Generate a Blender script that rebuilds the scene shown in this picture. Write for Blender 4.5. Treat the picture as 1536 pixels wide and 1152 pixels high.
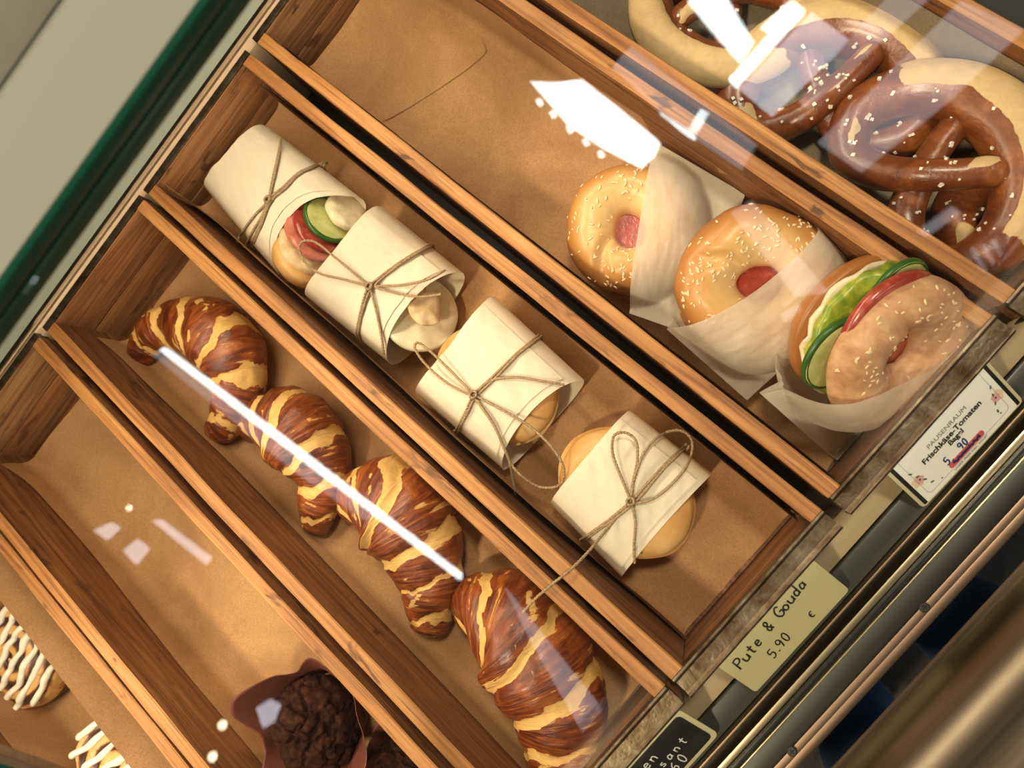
import bpy, bmesh, math, random
from mathutils import Vector, Matrix, noise as mnoise
random.seed(7)
for o in list(bpy.data.objects): bpy.data.objects.remove(o)
S = bpy.context.scene
COL = S.collection
pi = math.pi; sin = math.sin; cos = math.cos

# ---------------------------------------------------------------- camera
# world: X runs along the trays (0 = back, .614 = customer side), Y across them, Z = 0 on the tray rims, metres
FPX = 1064.1444
CAMP = Vector((0.5262333, 0.1372990, 0.5336022))
RR = Vector((0.7350895, 0.6292011, -0.2524864))      # image right
RD = Vector((0.6293084, -0.7717918, -0.0911501))     # image down
RF = Vector((-0.2522187, -0.0918884, -0.9632976))    # forward
cd = bpy.data.cameras.new('camera'); cam = bpy.data.objects.new('camera', cd); COL.objects.link(cam)
m = Matrix((RR, -RD, -RF)).transposed().to_4x4(); m.translation = CAMP
cam.matrix_world = m
cd.sensor_width = 36; cd.lens = FPX / 1536 * 36; cd.clip_start = 0.01; cd.clip_end = 60
cd.dof.use_dof = True; cd.dof.focus_distance = 0.575; cd.dof.aperture_fstop = 5.6
S.camera = cam
# ---------------------------------------------------------------- light and exposure
S.view_settings.view_transform = 'Standard'; S.view_settings.look = 'None'
S.view_settings.gamma = 1; S.view_settings.use_curve_mapping = False
S.view_settings.exposure = 0.0
w = bpy.data.worlds.new('world'); S.world = w; w.use_nodes = True
w.node_tree.nodes['Background'].inputs[0].default_value = (0.95, 0.9, 0.85, 1)
w.node_tree.nodes['Background'].inputs[1].default_value = 0.1
SKY_STRENGTH = 16.0
def area(name, loc, target, sx, sy, power, col):
    l = bpy.data.lights.new(name, 'AREA'); l.shape = 'RECTANGLE'; l.size = sx; l.size_y = sy
    l.energy = power; l.color = col
    o = bpy.data.objects.new(name, l); COL.objects.link(o); o.location = loc
    o.rotation_euler = (Vector(target) - Vector(loc)).to_track_quat('-Z', 'Y').to_euler()
    return o
# warm strip lamp under the front edge of the case top, warm ceiling spots over the counter
area('case_strip_light', (0.150, -0.11, 0.262), (0.26, -0.09, 0.0), 1.16, 0.03, 4.6, (1.0, 0.82, 0.58))
area('ceiling_spot_light', (0.55, -1.15, 2.2), (0.35, 0.0, -0.05), 0.22, 0.22, 46, (1.0, 0.80, 0.56))
area('ceiling_spot_light', (0.15, 1.0, 2.3), (0.42, 0.2, -0.05), 0.3, 0.3, 36, (1.0, 0.84, 0.64))


# ---------------------------------------------------------------- pixel helpers (1536 x 1152 frame)
def ray(u, v): return RR * ((u - 768) / FPX) + RD * ((v - 576) / FPX) + RF
def P(u, v, z=0.0):
    d = ray(u, v); return CAMP + d * ((z - CAMP.z) / d.z)
def on_plane(u, v, p0, n):
    d = ray(u, v); return CAMP + d * ((p0 - CAMP).dot(n) / d.dot(n))

# ---------------------------------------------------------------- object helpers
def tag(o, label=None, cat=None, group=None, kind=None):
    if label: o['label'] = label
    if cat: o['category'] = cat
    if group: o['group'] = group
    if kind: o['kind'] = kind
    return o
def empty(name, loc=(0, 0, 0), rot=None):
    o = bpy.data.objects.new(name, None); COL.objects.link(o); o.empty_display_size = 0.02
    if rot is not None:
        mm = rot.to_4x4(); mm.translation = Vector(loc); o.matrix_world = mm
    else: o.location = loc
    return o
def link(name, me, mat=None, parent=None, kind=None):
    o = bpy.data.objects.new(name, me); COL.objects.link(o)
    if mat:
        for mm in (mat if isinstance(mat, (list, tuple)) else [mat]): me.materials.append(mm)
    if parent: o.parent = parent
    if kind: o['kind'] = kind
    return o
def mesh(verts, faces, smooth=True, uvs=None):
    me = bpy.data.meshes.new('m'); me.from_pydata([tuple(v) for v in verts], [], faces); me.update()
    if uvs:
        uv = me.uv_layers.new(name='uv')
        for lp in me.loops: uv.data[lp.index].uv = uvs[lp.vertex_index]
    if smooth: me.polygons.foreach_set('use_smooth', [True] * len(me.polygons))
    return me
class MB:
    def __init__(s): s.v = []; s.f = []
    def add(s, v, f):
        b = len(s.v); s.v += [tuple(x) for x in v]; s.f += [tuple(i + b for i in q) for q in f]
    def box(s, x0, x1, y0, y1, z0, z1):
        s.add([(x, y, z) for x in (x0, x1) for y in (y0, y1) for z in (z0, z1)],
              [(0, 1, 3, 2), (4, 6, 7, 5), (0, 4, 5, 1), (2, 3, 7, 6), (0, 2, 6, 4), (1, 5, 7, 3)])
    def mesh(s, smooth=False): return mesh(s.v, s.f, smooth)
def box(name, x0, x1, y0, y1, z0, z1, mat, parent=None, bevel=0.0, seg=2, jitter=0):
    """a bevelled box with its origin at its middle, coordinates in the parent's space"""
    c = Vector(((x0 + x1) / 2, (y0 + y1) / 2, (z0 + z1) / 2))
    bm = bmesh.new(); bmesh.ops.create_cube(bm, size=1)
    for v in bm.verts: v.co = Vector((v.co.x * (x1 - x0), v.co.y * (y1 - y0), v.co.z * (z1 - z0)))
    if bevel: bmesh.ops.bevel(bm, geom=bm.edges[:], offset=bevel, segments=seg, affect='EDGES', profile=0.6)
    me = bpy.data.meshes.new(name); bm.to_mesh(me); bm.free()
    o = link(name, me, mat, parent); o.location = c
    if bevel: me.polygons.foreach_set('use_smooth', [True] * len(me.polygons)); me.set_sharp_from_angle(angle=0.9)
    return o
def grid(rows, closed_u=False, closed_v=False, uvf=None):
    n = len(rows); mm = len(rows[0]); V = [p for r in rows for p in r]; F = []
    for i in range(n if closed_u else n - 1):
        for j in range(mm if closed_v else mm - 1):
            a = i * mm + j; b = i * mm + (j + 1) % mm; c = ((i + 1) % n) * mm + (j + 1) % mm; d = ((i + 1) % n) * mm + j
            F.append((a, d, c, b))
    uvs = None
    if uvf: uvs = [uvf(i / (n - 1), j / (mm - 1)) for i in range(n) for j in range(mm)]
    return V, F, uvs
def catmull(pts, n):
    """resample a polyline (tuples of any length) by Catmull-Rom to n points"""
    k = len(pts); out = []
    for i in range(n):
        t = i / (n - 1) * (k - 1); a = min(int(t), k - 2); t -= a
        p0 = pts[max(a - 1, 0)]; p1 = pts[a]; p2 = pts[a + 1]; p3 = pts[min(a + 2, k - 1)]
        out.append(tuple(0.5 * (2 * q1 + (q2 - q0) * t + (2 * q0 - 5 * q1 + 4 * q2 - q3) * t * t + (3 * q1 - q0 - 3 * q2 + q3) * t ** 3)
                         for q0, q1, q2, q3 in zip(p0, p1, p2, p3)))
    return out
def frames(pts):
    T = []
    for i in range(len(pts)):
        t = pts[min(i + 1, len(pts) - 1)] - pts[max(i - 1, 0)]
        T.append(t.normalized() if t.length > 1e-9 else Vector((1, 0, 0)))
    up = Vector((0, 0, 1)) if abs(T[0].z) < 0.9 else Vector((1, 0, 0))
    N = [(up - T[0] * up.dot(T[0])).normalized()]
    for i in range(1, len(pts)):
        q = N[-1] - T[i] * N[-1].dot(T[i]); N.append(q.normalized())
    return T, N
def tube_mesh(pts, rad, seg=10, twist=0, ply=0.0, caps=True):
    pts = [Vector(p) for p in pts]; T, N = frames(pts); rows = []; L = 0
    for i, p in enumerate(pts):
        if i: L += (p - pts[i - 1]).length
        B = T[i].cross(N[i]); r0 = rad[i] if isinstance(rad, (list, tuple)) else rad; row = []
        for j in range(seg):
            a = 2 * pi * j / seg; r = r0 * (1 + ply * cos(2 * (a - twist * L)))
            row.append(p + N[i] * (r * cos(a)) + B * (r * sin(a)))
        rows.append(row)
    V, F, _ = grid(rows, closed_v=True)
    if caps:
        V += [pts[0], pts[-1]]; a = len(V) - 2; n = len(rows); k = seg
        F += [(a, j, (j + 1) % k) for j in range(k)] + [(a + 1, (n - 1) * k + (j + 1) % k, (n - 1) * k + j) for j in range(k)]
    return V, F
def fbm(p, sc=1.0, oct=3):
    return mnoise.fractal(Vector(p) * sc, 1.0, 2.0, oct)

# ---------------------------------------------------------------- materials
class NT:
    def __init__(s, name):
        s.m = bpy.data.materials.new(name); s.m.use_nodes = True; s.t = s.m.node_tree; s.N = s.t.nodes
        s.b = s.N['Principled BSDF']; s.out = s.N['Material Output']
    def n(s, typ, **k):
        x = s.N.new(typ)
        for a, b in k.items(): setattr(x, a, b)
        return x
    def l(s, a, b): s.t.links.new(a, b)
    def co(s, kind='Object', scale=(1, 1, 1), rnd=False):
        tc = s.n('ShaderNodeTexCoord'); mp = s.n('ShaderNodeMapping'); mp.inputs['Scale'].default_value = scale
        src = tc.outputs[kind]
        if rnd:
            oi = s.n('ShaderNodeObjectInfo'); ma = s.n('ShaderNodeVectorMath', operation='MULTIPLY_ADD')
            cb = s.n('ShaderNodeCombineXYZ')
            for i in range(3): s.l(oi.outputs['Random'], cb.inputs[i])
            s.l(cb.outputs[0], ma.inputs[0]); ma.inputs[1].default_value = (7.3, 3.1, 5.7); s.l(src, ma.inputs[2]); src = ma.outputs[0]
        s.l(src, mp.inputs['Vector']); return mp.outputs[0]
    def noise(s, vec, scale, detail=4, rough=0.55, dist=0.0):
        x = s.n('ShaderNodeTexNoise'); x.inputs['Scale'].default_value = scale; x.inputs['Detail'].default_value = detail
        x.inputs['Roughness'].default_value = rough; x.inputs['Distortion'].default_value = dist
        s.l(vec, x.inputs['Vector']); return x.outputs['Fac']
    def ramp(s, fac, stops, interp='LINEAR'):
        x = s.n('ShaderNodeValToRGB'); e = x.color_ramp; e.interpolation = interp
        while len(e.elements) < len(stops): e.elements.new(0.5)
        for el, (p, c) in zip(e.elements, stops):
            el.position = p; el.color = (*c, 1) if len(c) == 3 else c
        s.l(fac, x.inputs[0]); return x.outputs[0]
    def math(s, op, a, b=None, clamp=False):
        x = s.n('ShaderNodeMath', operation=op); x.use_clamp = clamp
        for i, q in enumerate((a, b)):
            if q is None: continue
            if hasattr(q, 'is_linked'): s.l(q, x.inputs[i])
            else: x.inputs[i].default_value = q
        return x.outputs[0]
    def mix(s, fac, a, b, mode='MIX'):
        x = s.n('ShaderNodeMix', data_type='RGBA', blend_type=mode)
        for i, q in ((0, fac), (6, a), (7, b)):
            if hasattr(q, 'is_linked'): s.l(q, x.inputs[i])
            elif i: x.inputs[i].default_value = (*q, 1)
            else: x.inputs[0].default_value = q
        return x.outputs[2]
    def base(s, c):
        if hasattr(c, 'is_linked'): s.l(c, s.b.inputs['Base Color'])
        else: s.b.inputs['Base Color'].default_value = (*c, 1)
    def set(s, **k):
        for a, b in k.items():
            i = s.b.inputs[a.replace('_', ' ')]
            if hasattr(b, 'is_linked'): s.l(b, i)
            else: i.default_value = b
    def bump(s, h, strength=0.3, dist=0.001):
        x = s.n('ShaderNodeBump'); x.inputs['Strength'].default_value = strength; x.inputs['Distance'].default_value = dist
        s.l(h, x.inputs['Height']); s.l(x.outputs[0], s.b.inputs['Normal'])
def plain(name, col, rough=0.6, metal=0.0, var=0.12, scale=60, **k):
    t = NT(name); v = t.co()
    f = t.noise(v, scale, 4)
    t.base(t.mix(t.math('MULTIPLY', f, 1.0), tuple(c * (1 - var) for c in col), tuple(min(1, c * (1 + var)) for c in col)))
    t.set(Roughness=rough, Metallic=metal, **k); t.bump(f, 0.08, 0.0005); return t.m
def wood(name, dark, mid, light, kn=0.5, rough=0.62):
    t = NT(name); v = t.co(scale=(3.0, 75, 75), rnd=True)
    wv = t.noise(v, 1.3, 5, 0.6, 1.3)
    v2 = t.co(scale=(14, 420, 420), rnd=True); fine = t.noise(v2, 1.0, 3, 0.6)
    c = t.ramp(wv, [(0.30, dark), (0.46, mid), (0.66, light)])
    c = t.mix(t.math('MULTIPLY', t.math('SUBTRACT', fine, 0.5, True), 3.2, True), c, tuple(x * 0.5 for x in dark))
    v3 = t.co(scale=(16, 42, 42), rnd=True)
    km = t.ramp(t.noise(v3, 1.5, 3, 0.55, 0.6), [(0.62, (0, 0, 0)), (0.70, (1, 1, 1))])
    c = t.mix(t.math('MULTIPLY', km, kn), c, tuple(x * 0.32 for x in dark))
    v4 = t.co(scale=(5, 12, 12), rnd=True)
    c = t.mix(t.math('MULTIPLY', t.ramp(t.noise(v4, 1.5, 4), [(0.46, (0, 0, 0)), (0.7, (1, 1, 1))]), 0.55), c, dark)
    t.base(c); t.set(Roughness=rough); t.bump(t.math('ADD', fine, t.math('MULTIPLY', wv, 1.5)), 0.45, 0.0008); return t.m
M = {}
M['wood_edge'] = wood('honey_wood', (0.23, 0.085, 0.022), (0.44, 0.190, 0.055), (0.56, 0.275, 0.09), 0.85)
M['wood_face'] = wood('brown_wood', (0.085, 0.028, 0.009), (0.20, 0.075, 0.022), (0.32, 0.135, 0.044), 0.7)
M['wood_pale'] = wood('grey_brown_wood', (0.12, 0.05, 0.018), (0.29, 0.145, 0.058), (0.42, 0.24, 0.11), 0.9)
M['wood_back'] = wood('red_brown_wood', (0.15, 0.055, 0.018), (0.30, 0.125, 0.042), (0.42, 0.20, 0.075), 0.7)
def kraft(name, a, b, rough=0.8):
    t = NT(name); v = t.co(); big = t.noise(v, 11, 5, 0.6, 0.6); fib = t.noise(v, 650, 4, 0.8); med = t.noise(v, 60, 4, 0.65, 0.8)
    c = t.mix(t.ramp(big, [(0.32, (0, 0, 0)), (0.66, (1, 1, 1))]), a, b); c = t.mix(t.math('MULTIPLY', t.math('SUBTRACT', fib, 0.40, True), 1.9), c, tuple(x * 0.45 for x in a))
    c = t.mix(t.math('MULTIPLY', t.ramp(med, [(0.45, (0, 0, 0)), (0.75, (1, 1, 1))]), 0.22), c, tuple(x * 0.72 for x in a))
    t.base(c); t.set(Roughness=rough)
    t.bump(t.math('ADD', t.math('MULTIPLY', big, 4.0), t.math('ADD', fib, t.math('MULTIPLY', med, 0.8))), 0.22, 0.0013); return t.m
M['kraft'] = kraft('brown_kraft_paper', (0.36, 0.185, 0.070), (0.53, 0.295, 0.125))
M['kraft_grey'] = kraft('greyish_liner_paper', (0.24, 0.19, 0.12), (0.33, 0.27, 0.18))
def thin_paper(name, col, see=0.0, trans=0.25, rough=0.65):
    t = NT(name); v = t.co(); f = t.noise(v, 28, 4, 0.6, 0.5); fib = t.noise(v, 500, 2, 0.6)
    t.base(t.mix(f, tuple(c * 0.90 for c in col), col)); t.set(Roughness=rough)
    t.bump(t.math('ADD', t.math('MULTIPLY', f, 4.0), t.math('MULTIPLY', fib, 0.4)), 0.22, 0.0012)
    tr = t.n('ShaderNodeBsdfTranslucent'); tr.inputs[0].default_value = (*col, 1)
    mx = t.n('ShaderNodeMixShader'); mx.inputs[0].default_value = trans
    t.l(t.b.outputs[0], mx.inputs[1]); t.l(tr.outputs[0], mx.inputs[2]); last = mx.outputs[0]
    if see:
        tp = t.n('ShaderNodeBsdfTransparent'); m2 = t.n('ShaderNodeMixShader')
        fx = t.math('MULTIPLY', t.ramp(f, [(0.3, (1, 1, 1)), (0.7, (0.5, 0.5, 0.5))]), see); t.l(fx, m2.inputs[0])
        t.l(last, m2.inputs[1]); t.l(tp.outputs[0], m2.inputs[2]); last = m2.outputs[0]
    t.l(last, t.out.inputs[0]); return t.m
M['wrap'] = thin_paper('cream_wrapping_paper', (0.88, 0.78, 0.60), 0.0, 0.22)
M['glassine'] = thin_paper('waxed_glassine_paper', (0.90, 0.82, 0.67), 0.36, 0.40, 0.45)
M['steel'] = None
def steel_old():
    t = NT('rusty_galvanised_steel'); v = t.co(scale=(1, 1, 1), rnd=True)
    a = t.noise(v, 55, 5, 0.65, 0.6); b = t.noise(v, 240, 3, 0.6)
    c = t.ramp(a, [(0.30, (0.05, 0.024, 0.011)), (0.45, (0.11, 0.075, 0.042)), (0.60, (0.17, 0.135, 0.09)), (0.78, (0.30, 0.27, 0.20))])
    t.base(c); t.set(Metallic=0.85, Roughness=t.math('ADD', t.math('MULTIPLY', b, 0.3), 0.26)); t.bump(t.math('ADD', a, b), 0.3, 0.001); return t.m
M['steel'] = steel_old()
def metal(name, col, rough, brushed=0.0):
    t = NT(name); v = t.co(scale=(1, 0.01 if brushed else 1, 1)); f = t.noise(v, 300 if brushed else 60, 3)
    t.base(t.mix(f, tuple(c * 0.9 for c in col), col)); t.set(Metallic=1.0, Roughness=t.math('ADD', t.math('MULTIPLY', f, 0.1), rough)); return t.m
M['alu'] = metal('satin_aluminium', (0.085, 0.088, 0.078), 0.40, 1)
M['bronze'] = metal('bronze_anodised_aluminium', (0.30, 0.215, 0.15), 0.40, 1)
M['champagne'] = metal('champagne_trim', (0.62, 0.53, 0.36), 0.28, 1)
M['mirror_steel'] = metal('polished_steel', (0.72, 0.70, 0.64), 0.12)
M['tube_steel'] = metal('brushed_tube_steel', (0.25, 0.20, 0.145), 0.24, 1)
M['tan_ledge'] = plain('tan_laminate', (0.42, 0.33, 0.19), 0.45, var=0.05)
M['dark_panel'] = plain('dark_grey_panel', (0.045, 0.05, 0.042), 0.32, var=0.1)
M['cream_reflection'] = plain('painted_cream_reflection', (0.62, 0.45, 0.30), 0.3, var=0.05)  # copper-cream reflections in the polished metal, painted in as flat colour
M['pale_reflection'] = plain('painted_green_reflection', (0.40, 0.43, 0.36), 0.35, var=0.05)  # bright reflection on the rear metal strip, painted in as pale green
M['black'] = plain('black_rubber', (0.008, 0.008, 0.008), 0.35)
M['deck'] = plain('dark_case_deck', (0.02, 0.024, 0.02), 0.5)
def top_glass():
    t = NT('pale_green_glass_top'); v = t.co(); f = t.noise(v, 3, 2)
    t.base(t.mix(f, (0.26, 0.27, 0.235), (0.32, 0.33, 0.285))); t.set(Roughness=0.28, Coat_Weight=0.5, Coat_Roughness=0.08); return t.m
M['top'] = top_glass()
def green_edge():
    t = NT('green_glass_edge'); v = t.co(scale=(1, 0.05, 1)); f = t.noise(v, 20, 2)
    t.base(t.mix(f, (0.002, 0.045, 0.024), (0.003, 0.062, 0.034))); t.set(Roughness=0.3); return t.m
M['green'] = green_edge()
def pane_glass():
    t = NT('clear_case_glass'); t.N.remove(t.b)
    g = t.n('ShaderNodeNewGeometry'); dt = t.n('ShaderNodeVectorMath', operation='DOT_PRODUCT')
    t.l(g.outputs['Normal'], dt.inputs[0]); t.l(g.outputs['Incoming'], dt.inputs[1])
    k = t.math('SUBTRACT', 1.0, t.math('ABSOLUTE', dt.outputs['Value']), True)
    F = t.math('ADD', t.math('MULTIPLY', t.math('POWER', k, 5.0), 0.96), 0.04)
    gl = t.n('ShaderNodeBsdfGlossy'); gl.inputs['Roughness'].default_value = 0.0; gl.inputs[0].default_value = (1, 1, 1, 1)
    tp = t.n('ShaderNodeBsdfTransparent'); tp.inputs[0].default_value = (0.985, 0.992, 0.985, 1)
    mx = t.n('ShaderNodeMixShader'); t.l(F, mx.inputs[0]); t.l(tp.outputs[0], mx.inputs[1]); t.l(gl.outputs[0], mx.inputs[2])
    t.l(mx.outputs[0], t.out.inputs[0]); return t.m
M['glass'] = pane_glass()
def emit(name, col, st):
    t = NT(name); t.base((0, 0, 0)); v = t.co(); f = t.noise(v, 2.5, 2)
    t.l(t.mix(f, tuple(c * 0.9 for c in col), col), t.b.inputs['Emission Color']); t.b.inputs['Emission Strength'].default_value = st; return t.m
M['sky'] = emit('daylight_window', (0.86, 1.0, 1.0), SKY_STRENGTH)
M['sky_mid'] = emit('daylight_through_sheet', (0.90, 0.90, 1.0), SKY_STRENGTH * 0.34)
M['sky_low'] = emit('dim_daylight_pane', (0.86, 0.86, 0.92), SKY_STRENGTH * 0.13)
M['bulb'] = emit('warm_bulb', (1.0, 0.86, 0.6), 22)
M['wall'] = plain('dark_brown_wall', (0.045, 0.035, 0.028), 0.8)
M['ceiling'] = plain('dim_ceiling', (0.10, 0.09, 0.075), 0.9)
def slate():
    t = NT('slate_floor'); v = t.co(); a = t.noise(v, 9, 6, 0.65, 1.2)
    t.base(t.ramp(a, [(0.3, (0.012, 0.010, 0.008)), (0.55, (0.06, 0.045, 0.032)), (0.75, (0.14, 0.11, 0.08))])); t.set(Roughness=0.5); t.bump(a, 0.5, 0.01); return t.m
M['slate'] = slate()
M['twine'] = None
def twine_mat():
    t = NT('jute_twine'); v = t.co(); f = t.noise(v, 700, 3)
    t.base(t.ramp(f, [(0.3, (0.20, 0.125, 0.06)), (0.6, (0.40, 0.28, 0.15)), (0.8, (0.55, 0.42, 0.25))])); t.set(Roughness=0.85); t.bump(f, 0.5, 0.0006); return t.m
M['twine'] = twine_mat()
def crust(name, lo, mid, hi, sc=22, rough=0.42, coat=0.15):
    t = NT(name); v = t.co(); a = t.noise(v, sc, 5, 0.6, 0.5); b = t.noise(v, 300, 3, 0.6)
    c = t.ramp(a, [(0.3, lo), (0.52, mid), (0.72, hi)]); t.base(c)
    t.set(Roughness=rough, Coat_Weight=coat, Coat_Roughness=0.25, Subsurface_Weight=0.0); t.bump(t.math('ADD', t.math('MULTIPLY', a, 2.0), b), 0.14, 0.001); return t.m
M['bun'] = crust('golden_bun_crust', (0.52, 0.24, 0.06), (0.66, 0.36, 0.11), (0.74, 0.48, 0.20), 26, 0.5)
def bagel_crust():
    t = NT('golden_bagel_crust'); v = t.co(); a = t.noise(v, 24, 5, 0.6, 0.5); b = t.noise(v, 300, 3, 0.6)
    uv = t.n('ShaderNodeUVMap'); uv.uv_map = 'uv'; sp = t.n('ShaderNodeSeparateXYZ'); t.l(uv.outputs[0], sp.inputs[0])
    f = t.math('ADD', sp.outputs['Y'], t.math('MULTIPLY', t.math('SUBTRACT', a, 0.5), 0.35))
    t.base(t.ramp(f, [(0.10, (0.36, 0.135, 0.030)), (0.34, (0.53, 0.24, 0.065)), (0.55, (0.70, 0.43, 0.16)), (0.75, (0.76, 0.53, 0.25)), (0.95, (0.62, 0.33, 0.10))]))
    t.set(Roughness=0.4, Coat_Weight=0.2, Coat_Roughness=0.3); t.bump(t.math('ADD', t.math('MULTIPLY', a, 2.0), b), 0.16, 0.001); return t.m
M['bagel'] = bagel_crust()
M['crumb'] = crust('pale_bread_crumb', (0.55, 0.36, 0.18), (0.70, 0.50, 0.28), (0.80, 0.64, 0.42), 90, 0.8, 0.0)
M['crumb_ruddy'] = crust('toasted_bread_crumb', (0.42, 0.20, 0.09), (0.58, 0.32, 0.16), (0.68, 0.44, 0.25), 70, 0.7, 0.0)
M['seed'] = plain('sesame_seed', (0.80, 0.62, 0.36), 0.5)
M['salt'] = plain('pretzel_salt', (0.86, 0.80, 0.68), 0.35)
M['tomato'] = crust('tomato_red', (0.24, 0.022, 0.016), (0.34, 0.045, 0.030), (0.50, 0.14, 0.10), 60, 0.2, 0.4)
M['ham'] = crust('pink_ham', (0.42, 0.10, 0.06), (0.56, 0.19, 0.12), (0.66, 0.32, 0.22), 60, 0.35, 0.2)
M['cuc_skin'] = plain('cucumber_skin', (0.03, 0.11, 0.015), 0.3, var=0.4)
M['cuc_flesh'] = crust('cucumber_flesh', (0.42, 0.46, 0.13), (0.52, 0.55, 0.20), (0.64, 0.66, 0.33), 80, 0.25, 0.3)
M['cheese'] = crust('cream_cheese', (0.66, 0.55, 0.34), (0.78, 0.68, 0.46), (0.84, 0.77, 0.58), 90, 0.5, 0.1)
M['lettuce'] = crust('lettuce_green', (0.08, 0.17, 0.012), (0.26, 0.34, 0.03), (0.58, 0.52, 0.06), 70, 0.35, 0.2)
M['choc'] = crust('chocolate_crumb', (0.008, 0.0022, 0.0008), (0.026, 0.0075, 0.0028), (0.060, 0.019, 0.0075), 140, 0.75, 0.0)
M['choc'].node_tree.nodes['Principled BSDF'].inputs['Specular IOR Level'].default_value = 0.12
M['tulip'] = thin_paper('brown_tulip_paper', (0.16, 0.045, 0.028), 0.0, 0.1, 0.5)
M['tulip_in'] = M['tulip']
M['icing'] = plain('white_icing', (0.86, 0.80, 0.66), 0.3, var=0.03)
M['jeans'] = plain('blue_denim', (0.20, 0.32, 0.58), 0.8, var=0.3, scale=150)
M['shoe'] = plain('black_shoe', (0.012, 0.012, 0.012), 0.5)
M['sole'] = plain('pale_shoe_sole', (0.35, 0.32, 0.26), 0.6)
M['card_white'] = plain('white_card', (0.90, 0.92, 0.87), 0.45, var=0.02)
M['card_cream'] = plain('cream_card', (0.55, 0.52, 0.28), 0.5, var=0.05)
M['card_border'] = plain('cream_border', (0.62, 0.58, 0.36), 0.45, var=0.05)
M['card_black'] = plain('black_board', (0.010, 0.014, 0.014), 0.4)
M['ink'] = plain('black_ink', (0.015, 0.016, 0.018), 0.6)
M['ink_blue'] = plain('blue_ink', (0.012, 0.05, 0.22), 0.5)
M['ink_navy'] = plain('navy_ink', (0.03, 0.02, 0.13), 0.5)
M['ink_red'] = plain('red_marker', (0.62, 0.11, 0.11), 0.5)
M['ink_pink'] = plain('pink_print', (0.72, 0.42, 0.42), 0.6)
M['ink_peach'] = plain('peach_print', (0.80, 0.62, 0.46), 0.6)
M['ink_green'] = plain('green_print', (0.05, 0.13, 0.08), 0.6)
M['ink_grey'] = plain('grey_print', (0.20, 0.22, 0.22), 0.6)
M['chalk'] = plain('white_chalk', (0.72, 0.74, 0.72), 0.9)

def band_crust(name, pale, lo, mid, hi, coat=0.35, thr=0.5, streak=0.0):
    """baked lye crust; attribute 'band' marks where the pale dough opened, uv runs along and around the strand"""
    t = NT(name); v = t.co(rnd=True); a = t.noise(v, 30, 5, 0.62, 0.8); b = t.noise(v, 260, 4, 0.6); st = t.noise(v, 75, 4, 0.6, 1.5)
    at = t.n('ShaderNodeAttribute'); at.attribute_name = 'band'
    f = t.math('ADD', at.outputs['Fac'], t.math('MULTIPLY', t.math('SUBTRACT', st, 0.5), 1.3 if streak else 0.9))
    h = t.math('ADD', t.math('MULTIPLY', a, 1.5), t.math('MULTIPLY', b, 0.6))
    c = t.ramp(a, [(0.28, lo), (0.5, mid), (0.74, hi)])
    if streak:
        uv = t.n('ShaderNodeUVMap'); uv.uv_map = 'uv'; mp = t.n('ShaderNodeMapping'); mp.inputs['Scale'].default_value = (34, 3.0, 1); t.l(uv.outputs[0], mp.inputs[0])
        sk = t.noise(mp.outputs[0], 1.0, 5, 0.62, 1.4)
        c = t.mix(t.math('MULTIPLY', t.ramp(sk, [(0.50, (0, 0, 0)), (0.66, (1, 1, 1))]), 0.75), c, hi)
        c = t.mix(t.math('MULTIPLY', t.ramp(sk, [(0.36, (1, 1, 1)), (0.46, (0, 0, 0))]), 0.6), c, tuple(x * 0.45 for x in lo))
        ln = t.ramp(sk, [(0.635, (0, 0, 0)), (0.66, (1, 1, 1)), (0.72, (1, 1, 1))])
        f = t.math('ADD', f, t.math('MULTIPLY', ln, streak)); h = t.math('ADD', h, t.math('MULTIPLY', sk, 3.0))
    mk = t.ramp(f, [(thr - 0.05, (0, 0, 0)), (thr + 0.06, (1, 1, 1))])
    pc = t.mix(st, pale, tuple(min(1, x * 0.62) for x in pale))
    t.base(t.mix(mk, c, pc))
    t.set(Roughness=t.math('ADD', t.math('MULTIPLY', mk, 0.25), 0.32), Coat_Weight=t.math('SUBTRACT', coat, t.math('MULTIPLY', mk, coat)), Coat_Roughness=0.25)
    t.bump(h, 0.5, 0.0018); return t.m
M['croissant'] = band_crust('lye_croissant_crust', (0.88, 0.53, 0.16), (0.075, 0.012, 0.0035), (0.185, 0.037, 0.008), (0.42, 0.120, 0.024), 0.22, 0.5, 0.5)
M['pretzel'] = band_crust('lye_pretzel_crust', (0.78, 0.56, 0.27), (0.10, 0.022, 0.006), (0.20, 0.052, 0.012), (0.38, 0.13, 0.028), 0.5)
def roll_mat():
    t = NT('cinnamon_roll_dough'); v = t.co(); st = t.noise(v, 60, 4, 0.6, 1.0)
    at = t.n('ShaderNodeAttribute'); at.attribute_name = 'band'
    f = t.math('ADD', at.outputs['Fac'], t.math('MULTIPLY', t.math('SUBTRACT', st, 0.5), 0.8))
    t.base(t.ramp(f, [(0.08, (0.62, 0.36, 0.12)), (0.20, (0.42, 0.17, 0.045)), (0.34, (0.10, 0.030, 0.012)), (0.9, (0.045, 0.014, 0.007))]))
    t.set(Roughness=0.45); t.bump(st, 0.4, 0.002); return t.m
M['roll'] = roll_mat()
def attr(me, name, vals):
    a = me.attributes.new(name, 'FLOAT', 'POINT'); a.data.foreach_set('value', vals)

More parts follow.
